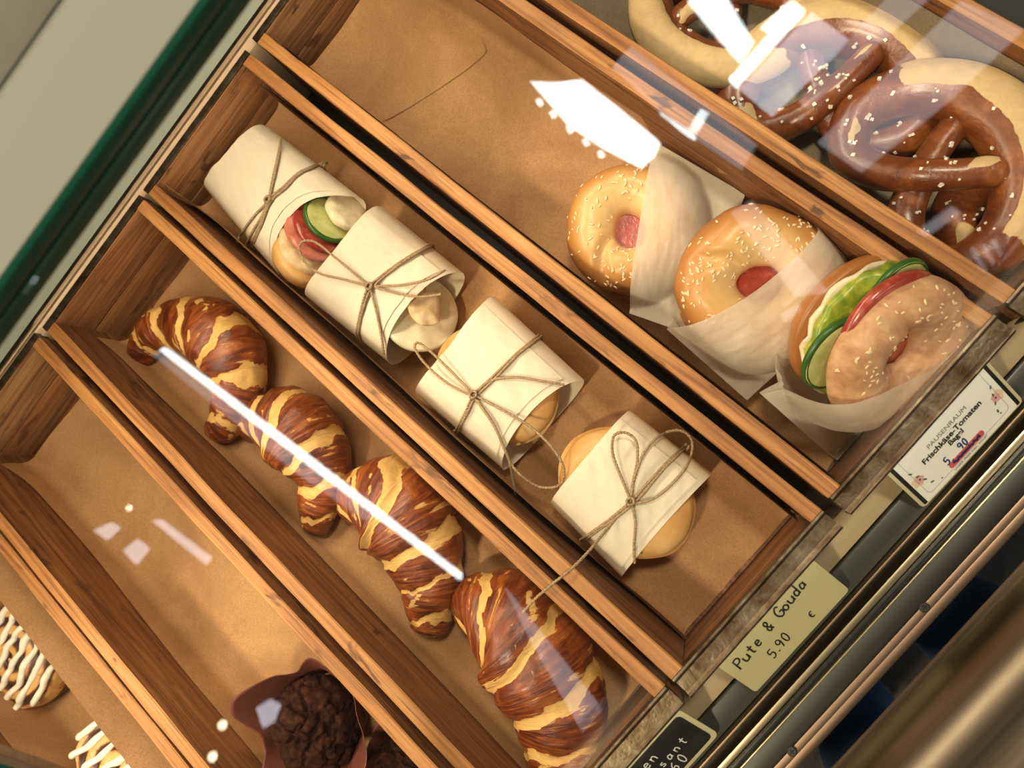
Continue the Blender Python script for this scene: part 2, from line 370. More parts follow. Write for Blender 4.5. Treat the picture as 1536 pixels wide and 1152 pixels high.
# ================================================================ the setting: room
def struct(o): o['kind'] = 'structure'; return o
FLOOR = -0.95; CEIL = 2.75; XW = 2.0
struct(box('floor', -1.5, XW, -3.2, 3.2, FLOOR - 0.1, FLOOR, M['slate']))
struct(box('ceiling', -1.6, XW + 0.1, -3.3, 3.3, CEIL, CEIL + 0.1, M['ceiling']))
struct(box('wall_back', -1.6, -1.5, -3.3, 3.3, FLOOR, CEIL, M['wall']))
struct(box('wall_left', -1.5, XW, -3.3, -3.2, FLOOR, CEIL, M['wall']))
struct(box('wall_right', -1.5, XW, 3.2, 3.3, FLOOR, CEIL, M['wall']))
struct(box('wall_front', XW, XW + 0.1, -3.3, 3.3, FLOOR, CEIL, M['wall']))
# shop-front windows (seen only as reflections in the case glass)
GA = Vector((0.277, 0, 0.302)); GB = Vector((0.690, 0, -0.022))
GN = Vector((GA.z - GB.z, 0, GB.x - GA.x)).normalized()
def wall_pt(u, v):
    d = ray(u, v); p = CAMP + d * ((GA - CAMP).dot(GN) / d.dot(GN)); r = d - GN * (2 * d.dot(GN))
    return p + r * ((XW - 0.012 - p.x) / r.x)
def window(i, polys, mat):
    root = None
    for k, poly in enumerate(polys):
        q = [wall_pt(u, v) for u, v in poly]; n = len(q)
        V = q + [p + Vector((0.012, 0, 0)) for p in q]
        F = [tuple(range(n)), tuple(range(2 * n - 1, n - 1, -1))] + [(j, (j + 1) % n, n + (j + 1) % n, n + j) for j in range(n)]
        o = link('window_%d' % i if k == 0 else 'window_pane', mesh(V, F, False), mat, root)
        if k == 0: root = struct(o)
def sq(u, v, a, b=None):
    b = b or a; return [(u - a, v - b * .3), (u + a * .3, v - b), (u + a, v + b * .3), (u - a * .3, v + b)]
window(1, [[(795, 122), (832, 124), (872, 119), (925, 160), (988, 212), (980, 232), (960, 250), (905, 222), (850, 186)]] +
       [sq(u, v, 5) for u, v in ((808, 152), (828, 170), (853, 193), (877, 212), (900, 230))], M['sky'])
window(2, [[(1027, 200), (1050, 163), (1062, 170), (1040, 208)], [(988, 168), (1030, 192), (1027, 200)]], M['sky'])
window(3, [[(945, 70), (1010, 120), (1132, 215), (1110, 252), (1000, 178), (918, 100)]], M['sky_low'])
window(4, [[(1030, 0), (1085, -10), (1128, 62), (1108, 92), (1066, 45)], [(1092, 118), (1190, 8), (1204, 18), (1102, 130)], [(1140, 40), (1185, 0), (1205, 14), (1160, 52)]], M['sky'])
window(5, [[(1108, 132), (1215, 18), (1272, 60), (1156, 172)]], M['sky_mid'])
window(6, [[(1440, 0), (1530, 45), (1420, 150), (1290, 256), (1226, 212), (1340, 100)], [(1296, 30), (1346, -20), (1420, -30), (1330, 50), (1210, 160), (1196, 150)]], M['sky_low'])
window(7, [[(238, 524), (248, 520), (470, 688), (692, 860), (688, 868), (455, 692)]], M['sky'])
window(13, [[(228, 531), (236, 526), (453, 694), (560, 775), (545, 778), (440, 706)]], M['sky_low'])
window(8, [[(756, 880), (800, 935), (935, 1105), (880, 1110), (795, 960)]], M['sky_low'])
window(9, [[(140, 795), (165, 783), (178, 790), (160, 808)], [(185, 825), (205, 808), (222, 822), (203, 845)], [(228, 780), (240, 778), (315, 835), (308, 845)]], M['sky_mid'])
window(10, [[(384, 1060), (404, 1048), (418, 1056), (408, 1082), (394, 1090)]], M['sky_mid'])
window(11, [[(1375, 345), (1425, 308), (1437, 318), (1388, 352)], [(1455, 372), (1460, 370), (1476, 404), (1471, 406)], [(1470, 366), (1475, 364), (1491, 398), (1486, 400)], [(1485, 360), (1490, 358), (1506, 392), (1501, 394)]], M['sky_low'])
window(12, [[(1095, 318), (1126, 300), (1240, 436), (1190, 442)], [(1168, 470), (1196, 455), (1200, 462), (1176, 482)]], M['sky_low'])
# round warm bulbs on the ceiling-high wall rail
for k, (u, v) in enumerate(((345, 1083), (330, 1130), (205, 762))):
    c = wall_pt(u, v) - Vector((0.03, 0, 0)); t = empty('wall_bulb', c)
    tag(t, ('warm bulb on the shop front mirrored just left of the muffin paper', 'warm bulb on the shop front mirrored below left of the muffin paper', 'tiny warm bulb on the shop front mirrored over the empty tray')[k], 'bulb', 'warm bulbs on the shop front')
    r_ = 0.014 if k < 2 else 0.010
    rows = [[Vector((r_ * cos(a), r_ * sin(a) * cos(b), r_ * sin(a) * sin(b))) for b in [2 * pi * j / 12 for j in range(12)]] for a in [pi * i / 8 for i in range(9)]]
    V, F, _ = grid(rows, closed_v=True); link('bulb', mesh(V, F), M['bulb'], t)
    V, F = tube_mesh([(0.005, 0, 0), (0.03, 0, 0)], r_ * 0.55, 10); link('socket', mesh(V, F), M['bronze'], t)

# ================================================================ the display case
Y0, Y1 = -0.78, 0.78
# deck and body
struct(box('trim_1', -0.34, 0.66, Y0, Y1, -0.13, -0.102, M['deck']))
# polished strips behind the trays; cream and pale ones have their reflections painted in
struct(box('trim_2', -0.0185, -0.0075, Y0, Y1, -0.102, -0.006, M['cream_reflection'], bevel=0.001))
struct(box('trim_3', -0.0235, -0.0200, Y0, Y1, -0.102, 0.0, M['mirror_steel'], bevel=0.0012))
struct(box('trim_4', -0.060, -0.0250, Y0, Y1, -0.102, -0.008, M['pale_reflection'], bevel=0.001))
# case top: pale glass plate with green polished edges
ct = empty('case_top', (0.0, 0, 0.302)); tag(ct, 'pale grey-green glass top of the display case with dark green polished edge', 'glass top')
box('top_plate', -0.62, 0.270, Y0, Y1, -0.009, 0.008, M['top'], ct, 0.001)
box('upper_edge', 0.2702, 0.274, Y0, Y1, 0.0005, 0.008, M['green'], ct, 0.001)
box('lower_edge', 0.2702, 0.274, Y0, Y1, -0.009, -0.0005, M['green'], ct, 0.001)
lh = box('strip_lamp_housing', 0.120, 0.172, -0.70, 0.48, 0.268, 0.2925, M['alu'], None, 0.002)
tag(lh, 'slim aluminium strip lamp housing under the glass top edge', 'lamp')
# things on the case top, top-left corner
wb = empty('white_box', P(20, 20, 0.31)); tag(wb, 'white card box with beige side standing on the glass top', 'box')
e0 = P(95, 0, 0.31).x
box('box_body', e0 - 0.16 - wb.location.x, e0 - wb.location.x, -0.16, 0.16, 0.0006, 0.030, plain('white_carton', (0.62, 0.54, 0.42), 0.5), wb, 0.002)
box('box_lid', e0 - 0.155 - wb.location.x, e0 - 0.022 - wb.location.x, -0.155, 0.155, 0.030, 0.040, plain('pale_blue_lid', (0.42, 0.50, 0.46), 0.4), wb, 0.002)
# front glass, two panes with a joint
def slab_between(name, y0, y1, parent, a=GA, b=GB, th=0.005, mat=None, off=0.0):
    V = []
    for p in (a, b):
        for y in (y0, y1):
            for k in (off, off + th): V.append(Vector((p.x, y, p.z)) + GN * k)
    F = [(0, 1, 3, 2), (4, 6, 7, 5), (0, 4, 5, 1), (2, 3, 7, 6), (0, 2, 6, 4), (1, 5, 7, 3)]
    return link(name, mesh(V, F, False), mat, parent)
g1 = slab_between('front_glass_pane', -0.1985, Y1, None, mat=M['glass']); tag(g1, 'large clear slanted front glass over bagels, sandwiches and croissants', 'glass pane')
g2 = slab_between('front_glass_pane', Y0, -0.2170, None, mat=M['glass']); tag(g2, 'clear slanted front glass left of the pane joint over the cinnamon rolls', 'glass pane')
j = empty('glass_joint', (0, 0, 0)); tag(j, 'slanted brass and green joint between the two glass panes', 'trim')
slab_between('brass_strip', -0.2035, -0.1990, j, th=0.006, mat=M['bronze']); slab_between('green_strip', -0.2165, -0.2040, j, th=0.006, mat=M['green'])
# front profile, back to front
def prof(n, name, x0, x1, z0, z1, mat, bev=0.0012): return struct(box('trim_%d' % n, x0, x1, Y0, Y1, z0, z1, mat, None, bev))
prof(5, 'ledge', 0.6335, 0.6560, -0.102, -0.052, M['tan_ledge'])
prof(6, 'dark', 0.6570, 0.6745, -0.102, -0.046, M['dark_panel'])
prof(7, 'bronze line', 0.6750, 0.6770, -0.102, -0.036, M['bronze'], 0.0006)
prof(8, 'gap', 0.6772, 0.6832, -0.102, -0.062, M['black'])
prof(9, 'champagne', 0.6835, 0.6885, -0.102, -0.034, M['champagne'], 0.001)
prof(10, 'seal', 0.6888, 0.6925, -0.102, -0.030, M['black'], 0.001)
prof(11, 'gold lip', 0.6927, 0.6942, -0.102, -0.027, M['champagne'], 0.0005)
prof(12, 'satin', 0.6944, 0.7110, -0.14, -0.034, M['alu'], 0.0015)
prof(13, 'bronze flange', 0.7113, 0.7170, -0.14, -0.036, M['bronze'], 0.001)
prof(14, 'bronze flange lip', 0.7176, 0.7245, -0.14, -0.0395, M['bronze'], 0.0012)
struct(box('trim_15', 0.60, 0.712, Y0, Y1, FLOOR, -0.14, M['dark_panel']))
for k, (u, v) in enumerate(((1388, 912), (1188, 1128))):
    c = P(u, v, -0.034); t = empty('flange_screw', (0.7125, c.y, -0.0355))
    tag(t, 'small round cross-head screw in the bronze flange, ' + ('nearer the yellow card' if k == 0 else 'nearer the bottom edge of the photo'), 'screw', 'screws in the front flange')
    V, F = tube_mesh([(0, 0, -0.004), (0, 0, 0.0012), (0, 0, 0.0016)], [0.0034, 0.0034, 0.0028], 18); link('head', mesh(V, F, False), M['alu'], t)
    box('slot', -0.0021, 0.0021, -0.0004, 0.0004, 0.0013, 0.00185, M['black'], t); box('slot', -0.0004, 0.0004, -0.0021, 0.0021, 0.0013, 0.00187, M['black'], t)
# tube rail on the customer side
tr = empty('handrail', (0, 0, 0)); tag(tr, 'thick brushed steel tube rail crossing the lower right corner', 'rail')
tx = P(1400, 1011, 0.03).x + 0.056
V, F = tube_mesh([(tx, Y0 + 1.56 * i / 40, 0.03) for i in range(41)], 0.058, 56); link('tube', mesh(V, F), M['tube_steel'], tr)
for y in (-0.7, 0.7):
    V, F = tube_mesh([(tx, y, 0.0), (tx, y, FLOOR + 0.01)], 0.022, 20); link('post', mesh(V, F), M['tube_steel'], tr)
    V, F = tube_mesh([(tx, y, FLOOR + 0.012), (tx, y, FLOOR)], 0.05, 24); link('foot_plate', mesh(V, F, False), M['tube_steel'], tr)

# ================================================================ trays
TL = 0.6140; TH = 0.0118; DEP = 0.094; FZ = -0.0855
def side_board(name, y0, y1, parent, seed, mats):
    """a rough sawn board along X with slightly uneven top edges"""
    n = 44; rows = []
    for i in range(n + 1):
        x = TL * i / n
        a = mnoise.noise((x * 14, seed, 0)) * 0.0010; b = mnoise.noise((x * 14, seed, 5)) * 0.0010; c = mnoise.noise((x * 9, seed, 9)) * 0.0006
        e = 0.0011
        rows.append([Vector((x, y0, -DEP)), Vector((x, y0 + a, -e + c)), Vector((x, y0 + e + a, c)), Vector((x, y1 - e + b, c)), Vector((x, y1 + b, -e + c)), Vector((x, y1, -DEP))])
    V, F, _ = grid(rows, closed_v=True)
    F += [(5, 4, 3, 2, 1, 0), tuple(n * 6 + k for k in range(6))]
    c = Vector((TL / 2, (y0 + y1) / 2, -DEP / 2)); V = [v - c for v in V]
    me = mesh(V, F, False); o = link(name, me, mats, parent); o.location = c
    for p in me.polygons: p.material_index = 0 if p.normal.z > 0.5 else 1  # upward faces take the lighter honey wood, all others the brown
    return o
def channel(parent, y0, y1, seed):
    """folded steel channel capping the front of the tray"""
    prof_ = [(0.6142, -0.012), (0.6142, 0.0018), (0.6158, 0.0022), (0.6172, 0.0006), (0.6182, -0.0012), (0.6270, -0.0012), (0.6288, 0.0004), (0.6304, 0.0008), (0.6318, -0.0004), (0.6324, -0.0030), (0.6324, -0.022), (0.6314, -0.022), (0.6312, -0.005), (0.6150, -0.006), (0.6150, -0.012)]
    n = 46; rows = []
    for i in range(n + 1):
        y = y0 + (y1 - y0) * i / n; row = []
        for k, (x, z) in enumerate(prof_):
            d = mnoise.noise((y * 45, k * 0.25, seed)) * 0.00025 if 0 < k < 10 else 0
            row.append(Vector((x + d * 0.6, y, z + d)))
        rows.append(row)
    V, F, _ = grid(rows, closed_v=True); F += [tuple(range(len(prof_) - 1, -1, -1)), tuple(n * len(prof_) + k for k in range(len(prof_)))]
    c = Vector((0.623, (y0 + y1) / 2, 0)); V = [v - c for v in V]
    o = link('steel_trim', mesh(V, F, True), M['steel'], parent); o.location = c; o.data.set_sharp_from_angle(angle=0.7); o['label'] = 'dented dark steel channel'
def board_y(name, x0, x1, y0, y1, z0, z1, mat, parent):
    c = Vector(((x0 + x1) / 2, (y0 + y1) / 2, (z0 + z1) / 2)); a, b = (y1 - y0) / 2, (x1 - x0) / 2
    o = box(name, -a, a, -b, b, -(z1 - z0) / 2, (z1 - z0) / 2, mat, parent, 0.0008); o.location = c; o.rotation_euler = (0, 0, pi / 2); return o
def tray(lo, up, lab, dx=0.0, rz=0.0, seed=0, backmat='wood_face'):
    W = up - lo; t = empty('wooden_tray', (dx, lo, 0), Matrix.Rotation(rz, 3, 'Z')); tag(t, lab, 'tray', 'wooden trays in the case')
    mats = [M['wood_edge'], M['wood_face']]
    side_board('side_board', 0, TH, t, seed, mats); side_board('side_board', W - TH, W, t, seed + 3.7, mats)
    hb = DEP / 2
    for z0, z1 in ((-0.0475, -0.0015), (-DEP, -0.0485)):
        board_y('back_board', -0.006, 0.0, TH * 0.2, W - TH * 0.2, z0, z1, M[backmat if z1 > -0.01 else 'wood_back'], t)
    board_y('front_board', 0.6152, 0.6290, 0.001, W - 0.001, -DEP, -0.0065, M['wood_face'], t)
    box('bottom_board', -0.004, 0.615, TH * 0.5, W - TH * 0.5, -DEP - 0.004, -DEP + 0.004, M['wood_face'], t)
    channel(t, 0.0005, W - 0.0005, seed)
    box('back_trim', -0.0072, -0.0006, 0.0, W, -0.012, 0.0008, M['steel'], t, 0.0006)['label'] = 'thin galvanised strip'
    return t
tray(0.3418, 0.5018, 'wooden tray holding the salted pretzels', seed=1, backmat='wood_back')
tray(0.1716, 0.3345, 'wooden tray holding three sesame bagels in paper sleeves', dx=-0.001, rz=-0.004, seed=12, backmat='wood_pale')
tray(0.0, 0.1600, 'wooden tray holding four sandwiches tied with twine', dx=0.0005, seed=23, backmat='wood_back')
tray(-0.1647, -0.0060, 'wooden tray holding the row of four dark croissants', seed=34, backmat='wood_back')
tray(-0.3337, -0.1742, 'mostly empty wooden tray with a chocolate muffin at its front end', dx=-0.004, seed=45, backmat='wood_pale')
tray(-0.4965, -0.3362, 'wooden tray holding the iced cinnamon rolls', seed=56)

# ---------------------------------------------------------------- paper liners
def liner(lo, up, x0, x1, hl, hr, lab, seed, mat='kraft', lean_l=0.0, lean_r=0.0, back=0.010, name='paper_liner'):
    """sheet pressed into the tray: up one side wall, over the floor, up the other; hl / hr give its height on the walls"""
    yl = lo + TH + 0.0014; yr = up - TH - 0.0014; nx = 110; rows = []
    for i in range(nx + 1):
        s = i / nx; x = x0 + (x1 - x0) * s
        zl = hl(s); zr = hr(s); row = []
        prof_ = []
        for k in range(9): prof_.append((yl + lean_l * (1 - k / 8) ** 1.5, zl + (FZ + 0.012 - zl) * k / 8))
        for k in range(1, 7):
            a = pi / 2 * k / 6; prof_.append((yl + 0.012 * (1 - cos(a)), FZ + 0.012 * (1 - sin(a))))
        for k in range(1, 20): prof_.append((yl + 0.012 + (yr - yl - 0.024) * k / 20, FZ))
        for k in range(0, 6):
            a = pi / 2 * k / 6; prof_.append((yr - 0.012 + 0.012 * sin(a), FZ + 0.012 * (1 - cos(a))))
        for k in range(9): prof_.append((yr - lean_r * (k / 8) ** 1.5, FZ + 0.012 + (zr - FZ - 0.012) * k / 8))
        for k, (y, z) in enumerate(prof_):
            lift = back * max(0, 1 - s / (0.05 + back * 1.6)) ** 2
            w_ = fbm((x * 9 + seed, y * 9, seed), 1.0, 3)
            inn = (y - yl) * (yr - y) / ((yr - yl) / 2) ** 2
            row.append(Vector((x + 0.004 * mnoise.noise((k * 0.09, seed, s * 2)) * (1 if i in (0, nx) else 0), y + 0.0012 * w_ * min(1, inn * 4), z + lift + 0.0022 * max(0, w_) * min(1, 0.2 + inn))))
        rows.append(row)
    V, F, _ = grid(rows); o = link(name, mesh(V, F), M[mat]); tag(o, lab, 'paper liner', 'paper liners in the trays')
    return o
def hfun(base, amp, seed, freq=3.0, floor=-0.075, cuts=()):
    def f(s):
        z = base + amp * mnoise.noise((s * freq, seed, 0.3))
        for c, wd, dp in cuts: z -= dp * math.exp(-((s - c) / wd) ** 2)
        return min(-0.004, max(floor, z))
    return f
liner(0.3418, 0.5018, 0.012, 0.612, hfun(-0.03, 0.02, 1), hfun(-0.012, 0.006, 2), 'pale grey-beige paper lining the pretzel tray', 1, 'kraft_grey')
liner(0.1716, 0.3345, 0.014, 0.612, hfun(-0.02, 0.016, 3, 4), hfun(-0.035, 0.022, 4, 4), 'brown kraft paper lining the bagel tray', 11, back=0.030)
liner(0.0, 0.1600, 0.014, 0.612, hfun(-0.022, 0.012, 5, 3, cuts=((0.98, 0.12, 0.03),)), hfun(-0.010, 0.006, 6, 2, cuts=((0.0, 0.25, 0.03),)), 'brown kraft paper lining the tray of wrapped sandwiches', 21, lean_l=0.007, lean_r=0.004, back=0.034)
liner(-0.1647, -0.0060, 0.016, 0.612, hfun(-0.052, 0.016, 7), hfun(-0.03, 0.01, 8), 'brown kraft paper lining the croissant tray', 31)
liner(-0.3337, -0.1742, 0.012, 0.612, hfun(-0.050, 0.012, 9), hfun(-0.02, 0.01, 10), 'brown kraft paper lining the mostly empty tray', 41, back=0.014)
liner(-0.4965, -0.3362, 0.012, 0.612, hfun(-0.02, 0.01, 11), lambda s: -0.006, 'brown kraft paper lining the cinnamon roll tray, folded inwards along one side', 51, lean_r=0.034)

# loose second sheet lying at the back of the bagel tray
a_, b_, c_, d_ = P(470, 92, FZ + 0.0016), P(560, 196, FZ + 0.0016), P(742, 78, FZ + 0.0016), P(640, -60, FZ + 0.0016); rows = []
for i in range(31):
    row = []
    for k in range(31):
        u_, v_ = i / 30 * 2 - 1, k / 30 * 2 - 1; f_ = 0.985 ** (abs(u_ * v_) ** 3 * 6); u_, v_ = u_ * f_, v_ * f_; u_, v_ = (u_ + 1) / 2, (v_ + 1) / 2
        p = (a_ * (1 - u_) + b_ * u_) * (1 - v_) + (d_ * (1 - u_) + c_ * u_) * v_; row.append(p + Vector((0, 0, 0.0022 * max(0, fbm((p.x * 9 + 11, p.y * 9, 11), 1.0, 3)) - 0.0006)))
    rows.append(row)
V, F, _ = grid(rows); tag(link('paper_sheet', mesh(V, F), M['kraft']), 'smaller loose sheet of brown paper at the back of the bagel tray', 'paper sheet')

x0_, x1_ = P(664, 972, FZ).x, 0.600; rows = []
for i in range(31): rows.append([Vector((x0_ + (x1_ - x0_) * i / 30 + (0.004 * mnoise.noise((k * 0.3, 1, 1)) if i == 0 else 0), -0.141 + 0.108 * k / 30, FZ + 0.0010 + 0.0022 * max(0, fbm(((x0_ + (x1_ - x0_) * i / 30) * 9 + 31, (-0.141 + 0.108 * k / 30) * 9, 31), 1.0, 3)))) for k in range(31)])
V, F, _ = grid(rows); tag(link('paper_sheet', mesh(V, F), M['kraft']), 'second sheet of brown paper under the front croissant', 'paper sheet')

# ================================================================ croissants
def smooth01(x): x = max(0, min(1, x)); return x * x * (3 - 2 * x)
def croissant(ctrl, lab, nseg, seed, slant=0.25, zoff=0.0, ctr=0.5):
    """ctrl: (u, v, half width in px) along the crescent's spine; lies on the tray paper"""
    pts = []
    for u, v, r in ctrl:
        rr = r * 0.00054; z = FZ + 0.86 * rr + 0.001 + zoff; p = P(u, v, z); pts.append((p.x, p.y, p.z, rr))
    n = 170; sp = catmull(pts, n); S_ = [Vector(q[:3]) for q in sp]; R_ = [max(0.004, q[3]) for q in sp]
    L = [0]
    for i in range(1, n): L.append(L[-1] + (S_[i] - S_[i - 1]).length)
    org = Vector((sum(p.x for p in S_) / n, sum(p.y for p in S_) / n, FZ)); seg = 72
    rows = []; band = []
    for i in range(n):
        t = (S_[min(n - 1, i + 1)] - S_[max(0, i - 1)]); t.z = 0; t.normalize(); side = Vector((-t.y, t.x, 0)); s = L[i] / L[-1]
        e = min(i, n - 1 - i) / 7.0; endr = math.sqrt(max(0.0, 1 - (1 - min(1, e)) ** 2)) if e < 1 else 1
        row = []
        for j in range(seg):
            a = 2 * pi * j / seg; dirn = side * cos(a) + Vector((0, 0, 1)) * sin(a)
            sg = 1 if s > ctr else -1
            wob = fbm((s * 5 + seed, cos(a) * 1.2, sin(a) * 1.2 + seed), 1.0, 3)
            q = abs(s - ctr) / max(ctr, 1 - ctr) * nseg + 0.55 + sg * slant * cos(a) * 1.0 + 0.22 * wob
            f = q - math.floor(q); k = math.floor(q)
            step = 0.93 + 0.10 * smooth01(f / 0.35) - 0.05 * smooth01((f - 0.75) / 0.25)
            lay = 0.010 * sin(f * 30 + wob * 9) * (1 - f)
            rr = R_[i] * step * endr * (1 + lay + 0.035 * fbm((s * 9, a * 0.9 + seed * 2, seed), 1.0, 3))
            p = S_[i] + dirn * rr
            if dirn.z < 0: p.z = S_[i].z + dirn.z * rr * 0.85
            p.z = max(p.z, FZ + 0.0015 + zoff * 0.3)
            row.append(p - org)
            wdt = 0.25 + 0.16 * mnoise.noise((k * 3.1, seed, sg)) + 0.05 * sin(a * 2 + seed)
            b = 1 - smooth01((abs(f - wdt / 2) - wdt / 2) / 0.06 + 0.5)
            stre = 0.72 * max(0, fbm((s * 22 + cos(a) * 2 + seed, a * 1.5, seed), 1.0, 4)) * (1.1 if f < 0.62 else 0.45)
            band.append(min(1.0, b * (0.92 if e > 1.5 else 0.2) + stre))
        rows.append(row)
    V, F, _ = grid(rows, closed_v=True); F += [tuple(range(seg)), tuple((n - 1) * seg + k for k in range(seg - 1, -1, -1))]
    me = mesh(V, F, True, [(i / (n - 1), j / seg) for i in range(n) for j in range(seg)]); attr(me, 'band', band); o = link('croissant', me, M['croissant']); o.location = org
    tag(o, lab, 'croissant', 'croissants in the tray'); return o
croissant([(208, 548, 20), (222, 512, 34), (262, 488, 46), (322, 500, 62), (352, 548, 60), (356, 592, 46), (338, 634, 34), (318, 655, 22)], 'curled dark croissant at the back end of its tray, both tips showing', 3.2, 1.3, 0.22)
croissant([(366, 652, 20), (388, 634, 40), (430, 636, 66), (462, 668, 68), (484, 716, 50), (478, 762, 36), (470, 798, 22)], 'dark croissant with a broad pale patch, second from the back', 3.0, 4.1, 0.28)
croissant([(516, 772, 22), (540, 752, 52), (584, 756, 78), (618, 794, 78), (640, 850, 60), (645, 900, 46), (641, 950, 28)], 'dark croissant with even pale bands, third from the back', 3.0, 7.7, 0.34)
croissant([(690, 930, 26), (716, 920, 60), (768, 940, 82), (812, 1002, 84), (836, 1062, 74), (838, 1112, 60), (832, 1156, 42), (826, 1182, 22)], 'largest dark croissant at the front end of its tray under the twine tail', 2.8, 9.2, 0.30)

# ================================================================ buns, slices and seeds
def round_mesh(R, h, zt, flat_bottom=True, n=56, m_=22, seed=0.0, amp=0.03, dome=0.8, hole=0.0, crease=0.0):
    """domed disc (or ring with a hole); returns verts, faces, uvs (uv.y grows towards the middle of the top)"""
    rows = []; uvs = []
    for i in range(m_ + 1):
        s = i / m_
        a = s * pi / 2 * 1.0
        row = []
        for j in range(n):
            th = 2 * pi * j / n; dz = fbm((cos(th) * 1.3 + seed, sin(th) * 1.3, s * 2 + seed), 1.0, 3)
            if hole:
                rc = (R + hole) / 2; tr_ = (R - hole) / 2; ang = -0.35 + s * (pi + 0.7)
                r = rc + tr_ * cos(ang); z = h * max(-0.15, sin(ang)) ** 1 if sin(ang) > 0 else h * 0.5 * sin(ang)
                r *= 1 + amp * fbm((cos(th) * 1.5 + seed, sin(th) * 1.5, seed), 1.0, 2) + max(0, s - 0.55) * (0.75 * cos(th - seed) + 0.40 * cos(2 * (th - seed)))
                z *= 1 + amp * 2 * dz
                if crease: z *= 1 - crease * math.exp(-((th - 2.4 - 0.25 * sin(s * 6)) / 0.16) ** 2)
            else:
                r = R * math.cos(a) ** dome if s < 1 else 0.0; z = h * math.sin(a) ** 0.9
                r *= 1 + amp * dz; z *= 1 + amp * dz * 1.2
            row.append(Vector((r * cos(th), r * sin(th), zt + z)))
        rows.append(row); uvs += [(j_ / n, s) for j_ in range(n)]
    V, F, _ = grid(rows, closed_v=True); F += [tuple(range(n))]
    return V, F, uvs
def disc_mesh(R, th, n=40, seed=0, amp=0.02, wav=0.0):
    rows = []
    for r, z in ((0.0, th / 2), (R * 0.6, th / 2), (R * 0.96, th / 2), (R, th * 0.25), (R, -th * 0.25), (R * 0.96, -th / 2), (0, -th / 2)):
        rows.append([Vector((r * (1 + amp * mnoise.noise((cos(2 * pi * j / n), sin(2 * pi * j / n), seed))) * cos(2 * pi * j / n), r * (1 + amp * mnoise.noise((cos(2 * pi * j / n), sin(2 * pi * j / n), seed))) * sin(2 * pi * j / n),
                             z + wav * (r / R) ** 2 * mnoise.noise((70 * r * cos(2 * pi * j / n), 70 * r * sin(2 * pi * j / n), seed)))) for j in range(n)])
    V, F, _ = grid(rows, closed_v=True); return V, F
def put(o, loc, rot=None):
    mm = (rot or Matrix.Identity(3)).to_4x4(); mm.translation = Vector(loc); o.matrix_local = mm; return o
def cucumber(parent, loc, rot, R, seed=0):
    V, F = disc_mesh(R, 0.0045, 44, seed, 0.03); o = put(link('cucumber_slice', mesh(V, F), M['cuc_flesh'], parent), loc, rot); o['label'] = 'pale green cucumber slice'
    rows = [[Vector((R * k * cos(2 * pi * j / 44), R * k * sin(2 * pi * j / 44), z)) for j in range(44)] for k, z in ((0.93, 0.0026), (1.02, 0.0016), (1.03, -0.0016), (0.93, -0.0026))]
    V, F, _ = grid(rows, closed_u=True, closed_v=True); link('cucumber_skin', mesh(V, F), M['cuc_skin'], o)
def crumbs(parent, spots, name, mat, size, seed=0, long=1.7):
    """many tiny seeds or grains joined into one part; spots = [(point, normal)]"""
    rnd = random.Random(seed); mb = MB()
    for p, nrm in spots:
        a = rnd.random() * 2 * pi; nrm = nrm.normalized(); t = nrm.orthogonal().normalized(); b = nrm.cross(t)
        t, b = t * cos(a) + b * sin(a), b * cos(a) - t * sin(a); s = size * rnd.uniform(0.8, 1.2); V = []
        for q, w_ in ((-1.0, 0.0), (-0.55, 0.8), (0.1, 1.0), (0.65, 0.6), (1.0, 0.0)):
            for k in range(6):
                c = 2 * pi * k / 6; V.append(p + t * (q * s * long) + (b * cos(c) + nrm * sin(c) * 0.6) * (s * w_ * 0.85) + nrm * (s * 0.25))
        F = [(i * 6 + k, i * 6 + (k + 1) % 6, (i + 1) * 6 + (k + 1) % 6, (i + 1) * 6 + k) for i in range(4) for k in range(6)]
        mb.add(V, F)
    return link(name, mb.mesh(True), mat, parent, 'stuff')
def grains(parent, spots, name, mat, size, seed=0):
    rnd = random.Random(seed); mb = MB()
    for p, nrm in spots:
        nrm = nrm.normalized(); t = nrm.orthogonal().normalized(); b = nrm.cross(t); s = size * rnd.uniform(0.6, 1.35)
        V = [p + nrm * (s * (0.15 + 0.5 * z)) + t * (s * x * rnd.uniform(0.6, 1.1)) + b * (s * y * rnd.uniform(0.6, 1.1)) + nrm * (s * rnd.uniform(-.2, .2)) for x in (-.6, .6) for y in (-.6, .6) for z in (-1, 1)]
        mb.add(V, [(0, 1, 3, 2), (4, 6, 7, 5), (0, 4, 5, 1), (2, 3, 7, 6), (0, 2, 6, 4), (1, 5, 7, 3)])
    return link(name, mb.mesh(False), mat, parent, 'stuff')

